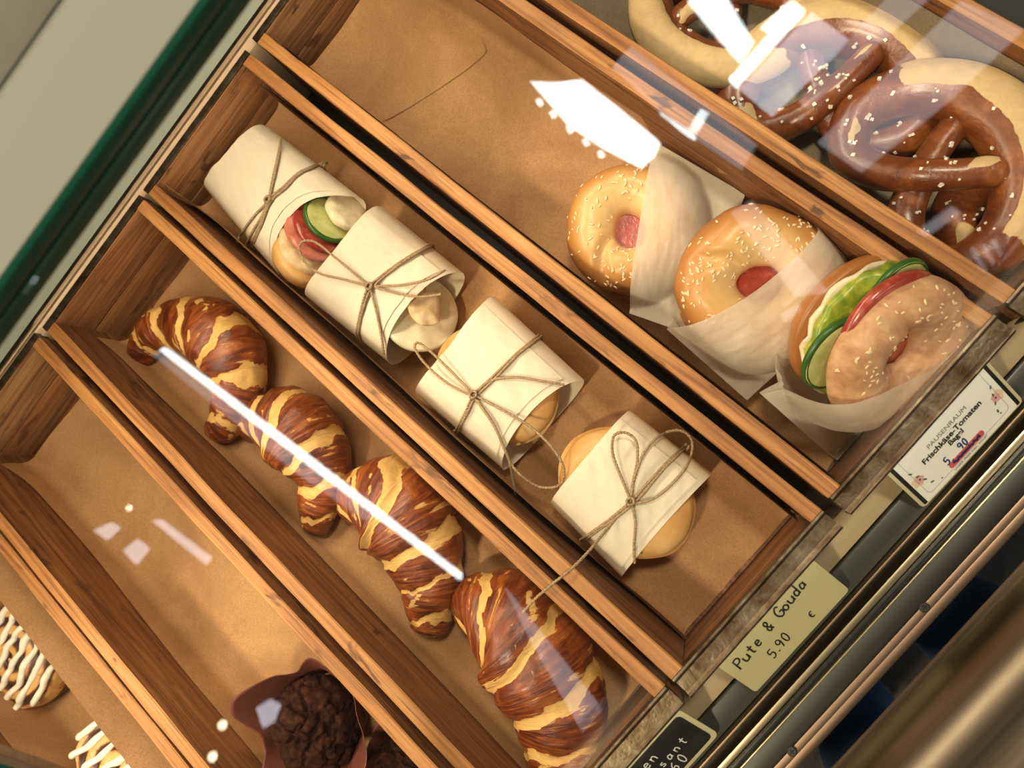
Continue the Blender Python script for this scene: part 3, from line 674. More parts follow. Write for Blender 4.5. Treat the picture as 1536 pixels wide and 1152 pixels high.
# ================================================================ wrapped sandwiches
class Wrap: pass
def sandwich(quad, zc, hb, lab, seed, rec=0.18, recA=0.04, bun=None, bunr=0.055, fill=None, twines=(), knot=None, flaps=True, open_b=1.0):
    """quad: a0 a1 b1 b0 pixel corners at mid height; paper tube open at a (back) and b (front)"""
    a0, a1, b1, b0 = [P(u, v, zc) for u, v in quad]
    c = (a0 + a1 + b0 + b1) / 4; base = Vector((c.x, c.y, FZ)); t = empty('wrapped_sandwich', base); tag(t, lab, 'sandwich', 'sandwiches tied with twine')
    def H(s, q):
        e = hb * (max(0.0, 1 - abs(q) ** 3.6)) ** 0.55
        return e * (0.90 + 0.10 * sin(pi * min(1, max(0, s))))
    def mid(s, q): # q -1..1 across (a1 side -> a0 side)
        k = (q + 1) / 2; return (a1 * (1 - k) + a0 * k) * (1 - s) + (b1 * (1 - k) + b0 * k) * s
    def sheet(sign, sa, sb, off, ra, rb, qs=(-1, 1), n=56):
        rows = []
        for i in range(n + 1):
            row = []
            for j_ in range(n + 1):
                q = qs[0] + (qs[1] - qs[0]) * j_ / n; cur = 1 - abs(q) ** 2.2
                s0 = sa + ra * cur; s1 = sb - rb * cur; s = s0 + (s1 - s0) * i / n
                p = mid(s, q); h = H(s, q)
                wr = fbm((s * 3 + seed, q * 2.2, seed + sign), 1.0, 4) * 0.0016 * min(1, 4 * (1 - abs(q)) + 0.15)
                crs = 0.0018 * abs(mnoise.noise((s * 4 + q * 3 + seed, seed, 0)))
                p = p + Vector((0, 0, sign * (h + off) + wr - crs * (1 - abs(q))))
                p.z = max(p.z, FZ + 0.003); row.append(p - base)
            rows.append(row)
        return rows
    mb = MB()
    for rows in (sheet(1, 0, 1, 0.0, recA, rec), sheet(-1, 0, 1, 0.0, 0, 0)):
        V, F, _ = grid(rows); mb.add(V, F)
    w_ = link('paper_wrap', mb.mesh(True), M['wrap'], t)
    if flaps:
        V, F, _ = grid(sheet(1, 0.02, 0.955, 0.0013, recA, rec + 0.02, (-0.86, 0.80))); link('paper_flap', mesh(V, F), M['wrap'], t)
    # bread
    bc = P(*(bun or (sum(q[0] for q in quad) / 4, sum(q[1] for q in quad) / 4)), zc)
    V, F, uv = round_mesh(bunr * 0.97, hb * 0.74, 0, seed=seed, amp=0.03, dome=0.7); V = [Vector((v.x, v.y * 0.80, v.z)) for v in V]; put(link('bun_top', mesh(V, F, True, uv), M['bun'], t), bc + Vector((-0.006 if fill else 0, 0, 0.003)) - base)
    V, F, uv = round_mesh(bunr, hb * 0.76, 0, seed=seed + 3, amp=0.03, dome=0.6); V = [Vector((v.x, v.y * 0.80, v.z)) for v in V]
    fl = Matrix.Rotation(pi, 3, 'X'); put(link('bun_bottom', mesh(V, F, True, uv), M['bun'], t), bc + Vector((0.003 if fill else 0, 0, -0.001)) - base, fl)
    if fill: fill(t, base, zc)
    # twine
    def top(u, v, lift):
        z = zc + hb
        for _ in range(4):
            p = P(u, v, z)
            # nearest (s,q) by small search
            best = None
            ax = ((b0 + b1) / 2 - (a0 + a1) / 2); ay = ((a0 + b0) / 2 - (a1 + b1) / 2); d = p - c
            det = ax.x * ay.y - ax.y * ay.x; s = (d.x * ay.y - d.y * ay.x) / det + 0.5; q = 2 * (ax.x * d.y - ax.y * d.x) / det
            z = zc + H(s, q) + 0.0034 + lift if abs(q) < 1 else zc + lift
        return P(u, v, z)
    def sq_of(p):
        ax = ((b0 + b1) / 2 - (a0 + a1) / 2); ay = ((a0 + b0) / 2 - (a1 + b1) / 2); d = p - c
        det = ax.x * ay.y - ax.y * ay.x; return (d.x * ay.y - d.y * ay.x) / det + 0.5, 2 * (ax.x * d.y - ax.y * d.x) / det
    for kind, line in twines:
        free = any(len(q) > 3 for q in line)
        if free:
            pts = [top(q[0], q[1], q[2] if len(q) > 2 else 0.0) if not (len(q) > 3) else P(q[0], q[1], q[2]) for q in line]
        else:
            dense = catmull([(q[0], q[1], q[2] if len(q) > 2 else 0.0) for q in line], len(line) * 5); pts = [top(*q) for q in dense]
        if kind == 'twine_band':
            for e in (0, -1):
                s_, q_ = sq_of(pts[e]); sg = 1 if q_ > 0 else -1; ext = []
                for k_ in range(1, 6):
                    qq = abs(q_) + (1.0 - abs(q_)) * k_ / 5; pp = mid(s_, sg * qq); ext.append(pp + Vector((0, 0, H(s_, min(1, qq)) + 0.0030 * (1 - k_ / 5))) + (mid(s_, sg * 1.03) - mid(s_, sg)) * (k_ / 5))
                for qq in (0.95, 0.85, 0.7):
                    pp = mid(s_, sg * qq); pp.z = max(FZ + 0.0045, zc - H(s_, qq) - 0.002); ext.append(pp)
                pts = (list(reversed(ext)) + pts) if e == 0 else pts + ext
        L = sum((pts[i + 1] - pts[i]).length for i in range(len(pts) - 1)); n = max(24, int(L / 0.0007))
        sm = [Vector(x) - base for x in catmull([tuple(p) for p in pts], n)]
        V, F = tube_mesh(sm, 0.00105, 10, 1150, 0.24); link(kind, mesh(V, F), M['twine'], t)
        if kind == 'twine_band':
            dd = Vector((0.0022, 0.0006, 0.0)); V, F = tube_mesh([p + dd + Vector((0.0006 * sin(i * 0.05), 0, 0)) for i, p in enumerate(sm)], 0.00105, 10, 1150, 0.24); link(kind, mesh(V, F), M['twine'], t)
    k = top(*knot, 0.0) - base + Vector((0, 0, 0.0012)); pts = []
    for i in range(70):
        a = i / 69 * 2 * pi * 2.5; pts.append(k + Vector((0.0026 * cos(a), 0.0030 * sin(a), 0.0016 * sin(a * 1.7 + 1))))
    V, F = tube_mesh(pts, 0.00105, 10, 1150, 0.24); link('twine_knot', mesh(V, F), M['twine'], t)
    return t
def fill1(t, base, zc):
    tl = Matrix.Rotation(-0.95, 3, 'X') @ Matrix.Rotation(0.35, 3, 'Y')
    for nm, mt, px_, dz, R_, th_, am, wv_ in (('bread_edge', 'bun', (455, 388), 0.002, 0.030, 0.014, 0.05, 0.002), ('bread_crumb', 'crumb', (462, 372), 0.004, 0.029, 0.008, 0.10, 0.004), ('ham_slice', 'ham', (474, 352), 0.006, 0.029, 0.006, 0.05, 0.005), ('tomato_slice', 'tomato', (482, 342), 0.007, 0.027, 0.005, 0.04, 0.0), ('cheese_spread', 'cheese', (520, 318), -0.002, 0.020, 0.008, 0.10, 0.005)):
        V, F = disc_mesh(R_, th_, 48, px_[0] * 0.1, am, wv_); put(link(nm, mesh(V, F), M[mt], t), P(*px_, zc + dz) - base, tl)
    cucumber(t, P(493, 330, zc + 0.007) - base, tl, 0.024, 2)
def fill2(t, base, zc):
    tl = Matrix.Rotation(-0.5, 3, 'X') @ Matrix.Rotation(0.35, 3, 'Y')
    V, F = disc_mesh(0.036, 0.008, 48, 13, 0.04, 0.004); put(link('cheese_spread', mesh(V, F), M['cheese'], t), P(628, 470, zc) - base, tl)
    V, F = disc_mesh(0.016, 0.004, 60, 18, 0.25, 0.007); put(link('bread_edge', mesh(V, F), M['crumb'], t), P(640, 462, zc + 0.010) - base, tl)
    cucumber(t, P(612, 494, zc + 0.002) - base, tl, 0.018, 4)
ZS = FZ + 0.0295
sandwich([(402, 190), (314, 288), (428, 423), (545, 300)], ZS, 0.027, 'cream paper wrapped sandwich with cucumber and ham showing, nearest the back of the tray', 2.1, rec=0.21, bun=(415, 300), bunr=0.042, fill=fill1, knot=(403, 300),
         twines=[('twine_band', [(487, 243), (450, 258), (425, 280), (403, 300), (390, 335), (377, 366)]),
                 ('twine_loop', [(402, 302), (380, 325), (362, 350, 0.002), (356, 366, 0.004), (366, 370, 0.003), (380, 345), (396, 318), (403, 302)]),
                 ('twine_tail', [(403, 300), (409, 268), (416, 238), (421, 211, 0.002)]), ('twine_tail', [(404, 298), (412, 262), (418, 232, 0.001), (421, 208, 0.004)])])
sandwich([(573, 310), (462, 447), (587, 547), (695, 410)], ZS, 0.027, 'cream paper wrapped sandwich with twine bow, frayed ends second from the back', 5.2, rec=0.11, bun=(572, 424), bunr=0.044, fill=fill2, knot=(555, 430),
         twines=[('twine_band', [(645, 367), (602, 392), (556, 428), (543, 458), (534, 500)]),
                 ('twine_loop', [(553, 428), (505, 388, 0.002), (474, 364, 0.007), (455, 362, 0.010), (449, 374, 0.010), (458, 394, 0.008), (480, 410, 0.004), (520, 420, 0.001), (553, 429)]),
                 ('twine_tail', [(558, 429), (600, 428), (640, 420, 0.002), (668, 405, 0.004)]), ('twine_tail', [(560, 430), (595, 440), (630, 445, 0.002), (662, 441, 0.006)]),
                 ('twine_tail', [(556, 434), (565, 470), (572, 505), (576, 532, 0.001)])])
sandwich([(742, 445), (626, 592), (756, 705), (876, 570)], ZS, 0.028, 'cream paper wrapped sandwich with a long trailing twine loop, third from the back', 8.4, rec=0.10, bun=(745, 575), bunr=0.060, knot=(711, 592),
         twines=[('twine_band', [(808, 503), (775, 530), (744, 560), (711, 592), (697, 620), (683, 646)]),
                 ('twine_loop', [(709, 590), (672, 552, 0.003), (642, 524, 0.008), (626, 514, 0.011), (623, 524, 0.011), (640, 548, 0.008), (672, 575, 0.003), (709, 594)]),
                 ('twine_tail', [(716, 586), (738, 570), (775, 566, 0.001), (815, 572, 0.002), (847, 577, 0.002)]),
                 ('twine_loop', [(714, 594), (758, 617, 0.001), (798, 642, 0.002), (832, 676, -0.028 + 0.03), (846, 706, -0.03, 1), (838, 728, -0.035, 1), (808, 730, -0.04, 1), (780, 712, -0.036, 1), (764, 690, -0.036, 1), (742, 640, 0.002), (713, 598)]),
                 ('twine_tail', [(716, 600), (740, 636), (756, 672, 0.001), (764, 692, -0.034, 1), (770, 724, -0.045, 1), (776, 752, -0.055, 1)])])
sandwich([(945, 615), (826, 756), (932, 865), (1068, 710)], ZS, 0.028, 'round bun in cream paper band with two-loop twine bow, nearest the front', 11.9, rec=0.03, recA=0.0, bun=(938, 738), bunr=0.0605, knot=(946, 752),
         twines=[('twine_band', [(1030, 666), (992, 702), (948, 750), (908, 784), (871, 810)]),
                 ('twine_loop', [(946, 750), (932, 716, 0.002), (919, 680, 0.006), (921, 654, 0.010), (938, 649, 0.011), (954, 662, 0.009), (956, 690, 0.005), (949, 725, 0.002), (946, 752)]),
                 ('twine_loop', [(947, 750), (952, 716, 0.003), (968, 676, 0.008), (994, 651, 0.014), (1022, 646, 0.018), (1038, 662, 0.018), (1034, 690, 0.013), (1012, 722, 0.008), (980, 748, 0.003), (948, 756)]),
                 ('twine_tail', [(948, 754), (953, 785), (951, 820), (952, 845, 0.001)]),
                 ('twine_tail', [(944, 754), (915, 788, 0.002), (884, 826, -0.006, 1), (856, 854, 0.0040, 1), (826, 878, 0.0045, 1), (803, 898, 0.003, 1), (784, 919, -0.003, 1)])])

# ================================================================ bagels in sleeves
def bagel(center, z, nrm, spin, R, lab, seed, quad, sesame=260, th=0.021, topmat='bagel', shift=0.0, Rs=None, hb=None, mouthbow=0.0, fillf=None, gap=0.010):
    c = P(center[0], center[1], z); N_ = Vector(nrm).normalized()
    X_ = (Vector((1, 0, 0)) - N_ * N_.x).normalized(); Y_ = N_.cross(X_); rot = Matrix((X_, Y_, N_)).transposed()
    t = empty('sesame_bagel', c, rot); tag(t, lab, 'bagel', 'sesame bagels in paper sleeves'); sp = Matrix.Rotation(spin, 3, 'Z')
    V, F, uv = round_mesh(R, th, 0, n=96, m_=40, seed=seed, amp=0.045, hole=R * 0.25, crease=0.30)
    top_ = put(link('bagel_top', mesh(V, F, True, uv), M[topmat], t), (shift, 0, gap / 2), sp)
    V2, F2, uv2 = round_mesh(R * 0.99, th * 0.95, 0, n=96, m_=40, seed=seed + 5, amp=0.035, hole=R * 0.17)
    put(link('bagel_bottom', mesh(V2, F2, True, uv2), M['bagel'], t), (0, 0, -gap / 2), Matrix.Rotation(pi, 3, 'X') @ sp)
    rnd = random.Random(int(seed * 10)); spots = []; n = 96; m_ = 40
    while len(spots) < sesame:
        i = int(rnd.triangular(5, 32, 14)); jn = rnd.randrange(n)
        if fbm((cos(jn / n * 6.28) * 2 + seed, sin(jn / n * 6.28) * 2, i * 0.12), 1.0, 2) < -0.15: continue
        p = V[i * n + jn]; a = V[(i + 1) * n + jn] - p; b = V[i * n + (jn + 1) % n] - p
        p = p + a * rnd.random() + b * rnd.random(); nn = b.cross(a)
        if nn.length < 1e-12: continue
        if nn.z < 0: nn = -nn
        spots.append((p, nn))
    crumbs(top_, spots, 'sesame_seeds', M['seed'], 0.00115, int(seed))
    V, F = disc_mesh(R * 0.80, 0.006, 44, seed, 0.06); put(link('tomato_slice', mesh(V, F), M['tomato'], t), (0, 0, gap * 0.28))
    V, F = disc_mesh(R * 0.97, 0.004, 60, seed + 2, 0.05, 0.006); put(link('cheese_spread', mesh(V, F), M['cheese'], t), (0, 0, -gap * 0.3))
    if fillf: fillf(t, R, gap)
    # sleeve: two sheets that meet along the outline; quad = mouth start, mouth end, far end, far start (pixels on the bagel's mid plane)
    q = [rot.transposed() @ (on_plane(u, v, c, N_) - c) for u, v in quad]; Rs = Rs or R * 1.22; hb = hb or th + gap / 2 + 0.0035
    def H(x, y):
        d = min(1.0, math.hypot(x, y) / Rs); return hb * (max(0.0, 1 - d ** 4)) ** 0.55 + 0.0006
    mb = MB()
    for sign in (1, -1):
        rows = []; n_ = 60
        for i in range(n_ + 1):
            s = i / n_; row = []
            for j_ in range(n_ + 1):
                k = j_ / n_; s2 = s + (1 - s) * mouthbow * (1 - (2 * k - 1) ** 2) * (1 if sign > 0 else -0.35)
                p = (q[0] * (1 - k) + q[1] * k) * (1 - s2) + (q[3] * (1 - k) + q[2] * k) * s2
                edge = min(k, 1 - k, (1 - s)) * 6; e_ = min(1, edge)
                wr = 0.0022 * fbm((s * 3 + seed, k * 3, seed), 1.0, 4) * e_
                wp = c + rot @ Vector((p.x, p.y, sign * H(p.x, p.y) * min(1, 0.25 + 0.75 * smooth01(min(k, 1 - k) * 9)) + wr + sign * 0.0009))
                wp.x = min(wp.x, 0.6125 - 0.001 * sign * 0); wp.y = max(0.1860, min(wp.y, 0.3200)) if wp.z < 0.0 else wp.y; wp.z = max(wp.z, FZ + 0.003)
                row.append(rot.transposed() @ (wp - c))
            rows.append(row)
        V, F, _ = grid(rows); mb.add(V, F)
    sl = link('paper_sleeve', mb.mesh(True), M['glassine'], t); sl['label'] = 'translucent waxed paper sleeve'
    return t
def fill_b3(t, R, gap):
    ident = Matrix.Identity(3)
    V, F = disc_mesh(R * 0.97, 0.009, 90, 4.4, 0.10, 0.010); put(link('lettuce_leaf', mesh(V, F), M['lettuce'], t), (0, 0, -gap * 0.12))
    cucumber(t, (-R * 0.46, -R * 0.44, gap * 0.14), Matrix.Rotation(0.1, 3, 'Y'), 0.029, 6); cucumber(t, (-R * 0.36, R * 0.52, gap * 0.14), Matrix.Rotation(0.12, 3, 'Y'), 0.026, 7)
    V, F = disc_mesh(0.042, 0.008, 44, 2.2, 0.04); put(link('tomato_slice', mesh(V, F), M['tomato'], t), (-R * 0.26, 0.010, gap * 0.38), Matrix.Rotation(0.1, 3, 'Y'))
bagel((945, 345), FZ + 0.036, (0.02, 0.0, 1.0), 2.3, 0.0535, 'sesame bagel half covered by a tan paper sleeve, nearest the empty part of the tray', 3.3, [(984, 214), (944, 470), (1030, 500), (1118, 292)], 150)
bagel((1128, 425), FZ + 0.050, (0.30, -0.10, 0.95), 0.8, 0.0585, 'sesame bagel in the middle of the three, tomato showing in its hole', 6.1, [(1228, 328), (1000, 494), (1120, 600), (1316, 420)], 300, mouthbow=0.14)
bagel((1312, 505), FZ + 0.060, (0.76, -0.12, 0.62), 0.3, 0.0575, 'bagel sandwich standing tilted with cucumber, tomato and lettuce showing at the front end', 8.8, [(1424, 452), (1140, 590), (1268, 704), (1436, 560)], 120, th=0.019, mouthbow=0.10, fillf=fill_b3, gap=0.034, topmat='crumb_ruddy', shift=0.006, Rs=0.0575 * 1.32)

# ================================================================ pretzels
PZ = [(-0.30, -0.46, 0.10, 0.12), (-0.17, -0.20, 0.105, 0.13), (0.0, 0.06, 0.115, 0.12), (0.22, 0.27, 0.13, 0.06), (0.52, 0.36, 0.145, 0.0), (0.78, 0.14, 0.165, 0.0), (0.72, -0.26, 0.19, 0.0), (0.42, -0.55, 0.215, 0.0), (0.0, -0.66, 0.225, 0.0)]
PZ = PZ + [(-x, y, r, 0.0 if z < 0.09 else z * 0.35) for x, y, r, z in reversed(PZ[:-1])]
def pretzel(center, ang, size, lab, seed, lift=0.0, tilt=(0, 0), salt=70, pa=pi - 0.95):
    sc = size / 2.0; c = P(center[0], center[1], FZ + 0.03 + lift); rot = Matrix.Rotation(tilt[0], 3, 'X') @ Matrix.Rotation(tilt[1], 3, 'Y') @ Matrix.Rotation(ang, 3, 'Z')
    t = empty('pretzel', Vector((c.x, c.y, FZ + 0.002 + lift)), rot); tag(t, lab, 'pretzel', 'salted pretzels')
    n = 260; seg = 40; sp = catmull(PZ, n); rows = []; band = []; spots = []; rnd = random.Random(int(seed * 7))
    pts = [Vector((x * sc, y * sc, (r * 0.85 + z * 1.9) * sc)) for x, y, r, z in sp]; T, N_ = frames(pts)
    for i in range(n):
        s = i / (n - 1); tt = T[i].copy(); tt.z *= 0.3; tt.normalize(); side = Vector((tt.y, -tt.x, 0)).normalized(); up = Vector((0, 0, 1)); r0 = sp[i][2] * sc * 1.14
        e = min(i, n - 1 - i) / 8.0; r0 *= math.sqrt(max(0.02, 1 - (1 - min(1, e)) ** 2)) if e < 1 else 1
        row = []
        for jn in range(seg):
            a = 2 * pi * jn / seg; wv = fbm((s * 12 + seed, cos(a), sin(a)), 1.0, 3); d = side * cos(a) + up * sin(a)
            bs = 1 - smooth01((abs(s - 0.5) - 0.125 - 0.01 * wv) / 0.02); ba = 1 - smooth01((abs(a - pa) - 0.78 - 0.10 * wv) / 0.10)
            b = bs * ba * 1.15
            for s_, a_, w1, w2 in ((0.275, 1.5, 0.020, 0.55), (0.04, 1.3, 0.022, 0.30)):
                b = max(b, 1.1 * math.exp(-(((s - s_ + 0.012 * wv) / w1) ** 2 + ((a - a_ + 0.8 * wv) / w2) ** 2) ** 1.5))
            rr = r0 * (1 + 0.035 * wv + 0.06 * b)
            p = pts[i] + d * rr; p.z = max(p.z, 0.0); row.append(p); band.append(b)
            if 0.5 < a < 2.6 and b < 0.3 and rnd.random() < salt / 3000: spots.append((p, d))
        rows.append(row)
    V, F, _ = grid(rows, closed_v=True); F += [tuple(range(seg)), tuple((n - 1) * seg + k for k in range(seg - 1, -1, -1))]
    me = mesh(V, F); attr(me, 'band', band); o = link('pretzel_dough', me, M['pretzel'], t)
    more = []
    for p, d in list(spots):
        if rnd.random() < 0.5: more.append((p + Vector((rnd.uniform(-.003, .003), rnd.uniform(-.003, .003), -0.0002)), d))
    grains(t, spots + more, 'salt_grains', M['salt'], 0.0019, int(seed))
    return t
pretzel((1088, -6), 0.05, 0.170, 'salted pretzel at the back of its tray with a long pale split', 1.7, 0.0, pa=1.95)
pretzel((1246, 136), 3.14 + 0.40, 0.178, 'salted pretzel behind the front one, pale split towards the far rail', 4.9, 0.002, (0.05, -0.04))
pretzel((1400, 256), 3.14 - 0.42, 0.184, 'salted pretzel at the front lying on top of its neighbour', 8.3, 0.022, (0.10, -0.10))
pretzel((1600, 352), 3.14 + 0.2, 0.180, 'salted pretzel cut off by the right edge of the photo', 11.1, 0.0)

# ================================================================ muffins
def muffin(center, z, R, lab, seed, spin):
    c = P(center[0], center[1], z); t = empty('chocolate_muffin', Vector((c.x, c.y, FZ + 0.002))); tag(t, lab, 'muffin', 'chocolate muffins'); top = c.z - FZ - 0.002
    rows = []; n = 110; m_ = 52
    for i in range(m_ + 1):
        a = i / m_ * pi * 0.62; row = []
        for jn in range(n):
            th = 2 * pi * jn / n; d = Vector((sin(a) * cos(th), sin(a) * sin(th), cos(a)))
            cell = mnoise.voronoi(d * 2.2 + Vector((seed, 0, 0)) + Vector((0.3, 0.2, 0.1)) * fbm(d * 3, 1.0, 3))[0]; cr = max(0, 0.16 - (cell[1] - cell[0])) / 0.16
            r = R * (1 + 0.14 * fbm(d * 1.4 + Vector((seed, 1, 2)), 1.0, 2) + 0.035 * fbm(d * 6 + Vector((seed, 5, 2)), 1.0, 5) - 0.17 * cr ** 1.2)
            row.append(Vector((d.x * r, d.y * r, top - R * 0.95 + d.z * r * 0.95)))
        rows.append(row)
    V, F, _ = grid(rows, closed_v=True); F.append(tuple(m_ * n + k for k in range(n))); link('muffin_top', mesh(V, F), M['choc'], t)
    V, F = tube_mesh([(0, 0, 0.001), (0, 0, 0.02), (0, 0, top - R * 0.7)], [R * 0.72, R * 0.8, R * 0.92], 40); link('muffin_body', mesh(V, F), M['choc'], t)
    # tulip paper: four-pointed cup
    rows = []; n = 120
    for i in range(26):
        s = i / 25; row = []
        for jn in range(n):
            th = 2 * pi * jn / n; lobe = abs(cos(2 * (th - spin))) ** 3; fold = 0.05 * sin(8 * th + seed) * s
            r = R * (0.78 + 0.34 * s + s * s * (0.08 + 0.44 * lobe) + fold); zt = top * (0.70 + 0.30 * lobe) + 0.004 * mnoise.noise((cos(th) * 4, sin(th) * 4, seed))
            row.append(Vector((r * cos(th), r * sin(th), 0.0008 + zt * s)))
        rows.append(row)
    V, F, _ = grid(rows, closed_v=True); me = mesh(V, F); o = link('tulip_paper', me, M['tulip'], t); o['label'] = 'brown folded tulip paper'
    sm = o.modifiers.new('s', 'SOLIDIFY'); sm.thickness = 0.0006
    return t
muffin((442, 1106), -0.010, 0.040, 'chocolate muffin with cracked top in brown tulip paper', 3.0, 0.35)
muffin((592, 1188), -0.020, 0.034, 'dark chocolate muffin cut off by the bottom edge, only its rim showing', 9.0, 0.9)

# ================================================================ cinnamon rolls
def cinnamon_roll(center, lab, seed, spin):
    R = 0.052; h = 0.034; c = P(center[0], center[1], FZ + h); t = empty('cinnamon_roll', Vector((c.x, c.y, FZ + 0.002)), Matrix.Rotation(spin, 3, 'Z')); tag(t, lab, 'cinnamon roll', 'iced cinnamon rolls')
    rows = []; band = []; n = 120; m_ = 70
    def zt(r, th):
        q = (r / 0.0170 - th / (2 * pi)); f = q - math.floor(q)
        return f, h * (0.92 + 0.10 * cos(r / R * 1.2)) + 0.0028 * sin(pi * f) + 0.003 * fbm((r * cos(th) * 40, r * sin(th) * 40, seed), 1.0, 3)
    for i in range(m_ + 1):
        row = []
        for jn in range(n):
            th = 2 * pi * jn / n
            if i <= 58:
                r = R * i / 58 * (1 + 0.04 * mnoise.noise((cos(th) * 1.5, sin(th) * 1.5, seed))); f, z = zt(r, th); edge = max(0, (i - 52) / 6.0); z -= 0.006 * edge * edge
                b = math.exp(-((f - 0.02) / 0.20) ** 2) + math.exp(-((f - 1.02) / 0.24) ** 2)
            else:
                k = (i - 58) / 12; r = R * (1 + 0.04 * mnoise.noise((cos(th) * 1.5, sin(th) * 1.5, seed))) * (1 + 0.05 * sin(pi * k)); z = (h - 0.007) * (1 - k); b = 0.1 + 0.8 * (k > 0.45)
            row.append(Vector((r * cos(th), r * sin(th), max(0, z)))); band.append(min(1, b))
        rows.append(row)
    V, F, _ = grid(rows, closed_v=True); me = mesh(V, F); attr(me, 'band', band); link('roll_dough', me, M['roll'], t)
    rnd = random.Random(int(seed))
    for k in range(8):
        y = -R * 0.9 + 2 * R * 0.9 * k / 7 + rnd.uniform(-.001, .001); xm = math.sqrt(max(0, (R * 1.0) ** 2 - y * y)); pts = []; rad = []
        for i in range(40):
            x = -xm + 2 * xm * i / 39; yy = y + 0.004 * mnoise.noise((x * 40, k * 3, seed)); r = math.hypot(x, yy); f, z = zt(min(r, R), math.atan2(yy, x))
            pts.append(Vector((x, yy, z + 0.0008 - (0.006 if i in (0, 39) else 0)))); rad.append(0.0033 * (1 + 0.45 * mnoise.noise((x * 60, k, seed))) * (0.75 if i in (0, 39) else 1))
        V, F = tube_mesh(pts, rad, 10); link('icing_stripe', mesh(V, F), M['icing'], t)
    return t
cinnamon_roll((22, 985), 'white iced cinnamon roll nearest the left edge of the photo', 3, 1.75)
cinnamon_roll((180, 1150), 'white iced cinnamon roll nearer the bottom edge, half behind the folded paper', 8, 1.35)
cinnamon_roll((-62, 868), 'iced cinnamon roll at the left edge, only a dark rim showing', 13, 1.6)

# ================================================================ price cards
STK = {'P': [[(0, 0), (.05, 1)], [(.05, .95), (.35, 1), (.5, .8), (.35, .55), (.05, .5)]], 'u': [[(0, .5), (.02, .1), (.2, 0), (.38, .15), (.42, .5), (.42, 0)]],
       't': [[(.22, .85), (.2, .1), (.35, 0)], [(0, .55), (.42, .6)]], 'e': [[(.05, .28), (.38, .32), (.3, .5), (.1, .45), (.05, .15), (.2, 0), (.4, .1)]],
       '&': [[(.45, 0), (.1, .7), (.25, .95), (.35, .7), (.05, .3), (.2, 0), (.45, .4)]], 'G': [[(.5, .85), (.3, 1), (.05, .7), (.02, .3), (.25, 0), (.5, .15), (.5, .45), (.3, .45)]],
       'o': [[(.2, .5), (.02, .3), (.1, .02), (.3, .02), (.4, .28), (.22, .5)]], 'd': [[(.38, .4), (.15, .5), (.02, .2), (.15, 0), (.38, .15)], [(.4, 1), (.38, 0)]],
       'a': [[(.36, .42), (.15, .5), (.02, .2), (.12, 0), (.36, .2), (.38, .5), (.4, .02)]], '5': [[(.45, 1), (.1, .95), (.08, .55), (.35, .6), (.42, .25), (.2, 0), (0, .08)]],
       '.': [[(.02, 0), (.1, .06), (.14, .02)]], ',': [[(.1, .08), (.02, -.15)]], '9': [[(.4, .7), (.2, .5), (.02, .7), (.15, 1), (.38, .9), (.42, .5), (.3, 0)]], '0': [[(.22, 1), (.02, .65), (.08, .1), (.28, 0), (.42, .4), (.36, .9), (.2, 1)]],
       'E': [[(.4, .75), (.15, .7), (.02, .4), (.15, .08), (.38, .1)], [(-.05, .42), (.25, .45)]], 'g': [[(.36, .45), (.12, .5), (.04, .2), (.2, .05), (.36, .2), (.38, .5), (.34, -.3), (.1, -.35)]],
       'n': [[(.02, .5), (.04, 0)], [(.04, .35), (.22, .5), (.36, .35), (.38, 0)]], 'L': [[(.05, 1), (.02, 0), (.42, .03)]], 'C': [[(.48, .85), (.25, 1), (.02, .55), (.12, .08), (.45, .1)]],
       'r': [[(.03, .5), (.05, 0)], [(.05, .3), (.2, .5), (.34, .45)]], 'i': [[(.1, .5), (.1, 0)], [(.1, .72), (.11, .76)]], 's': [[(.34, .48), (.1, .45), (.08, .3), (.32, .2), (.28, 0), (.02, .05)]],
       '6': [[(.38, .98), (.12, .7), (.02, .3), (.15, 0), (.38, .15), (.3, .48), (.05, .35)]], '2': [[(.03, .8), (.2, 1), (.4, .8), (.02, .02), (.44, .04)]], ' ': []}
def strokes(name, text, x, y, h, adv, wd, mat, parent, slope=0.0):
    mb = MB(); rnd = random.Random(len(text) + int(h * 1e5))
    for ch in text:
        yy = y + slope * x
        for st in STK.get(ch, []):
            pts = [Vector((x + px_ * h, yy + py_ * h, 0.0)) for px_, py_ in st]
            if len(pts) > 2: pts = [Vector(q) for q in catmull([tuple(p) for p in pts], len(pts) * 5)]
            V, F = tube_mesh(pts, wd, 6); V = [Vector((v[0], v[1], 0.0002 + v[2] * 0.18)) for v in V]; mb.add(V, F)
        x += adv * h * (0.45 if ch in '.,i' else 1.0)
    return link(name, mb.mesh(True), mat, parent)
def printed(name, text, x, y, size, mat, parent, align='CENTER', bold=0.0, sx=1.0):
    cu = bpy.data.curves.new('t', 'FONT'); cu.body = text; cu.size = size; cu.align_x = align; cu.offset = bold; cu.extrude = 0.00008
    ob = bpy.data.objects.new('t', cu); COL.objects.link(ob); dg = bpy.context.evaluated_depsgraph_get()
    me = bpy.data.meshes.new_from_object(ob.evaluated_get(dg)); bpy.data.objects.remove(ob)
    for v in me.vertices: v.co.x *= sx
    o = link(name, me, mat, parent); me.materials.clear(); me.materials.append(mat); o.location = (x, y, 0.0003); return o
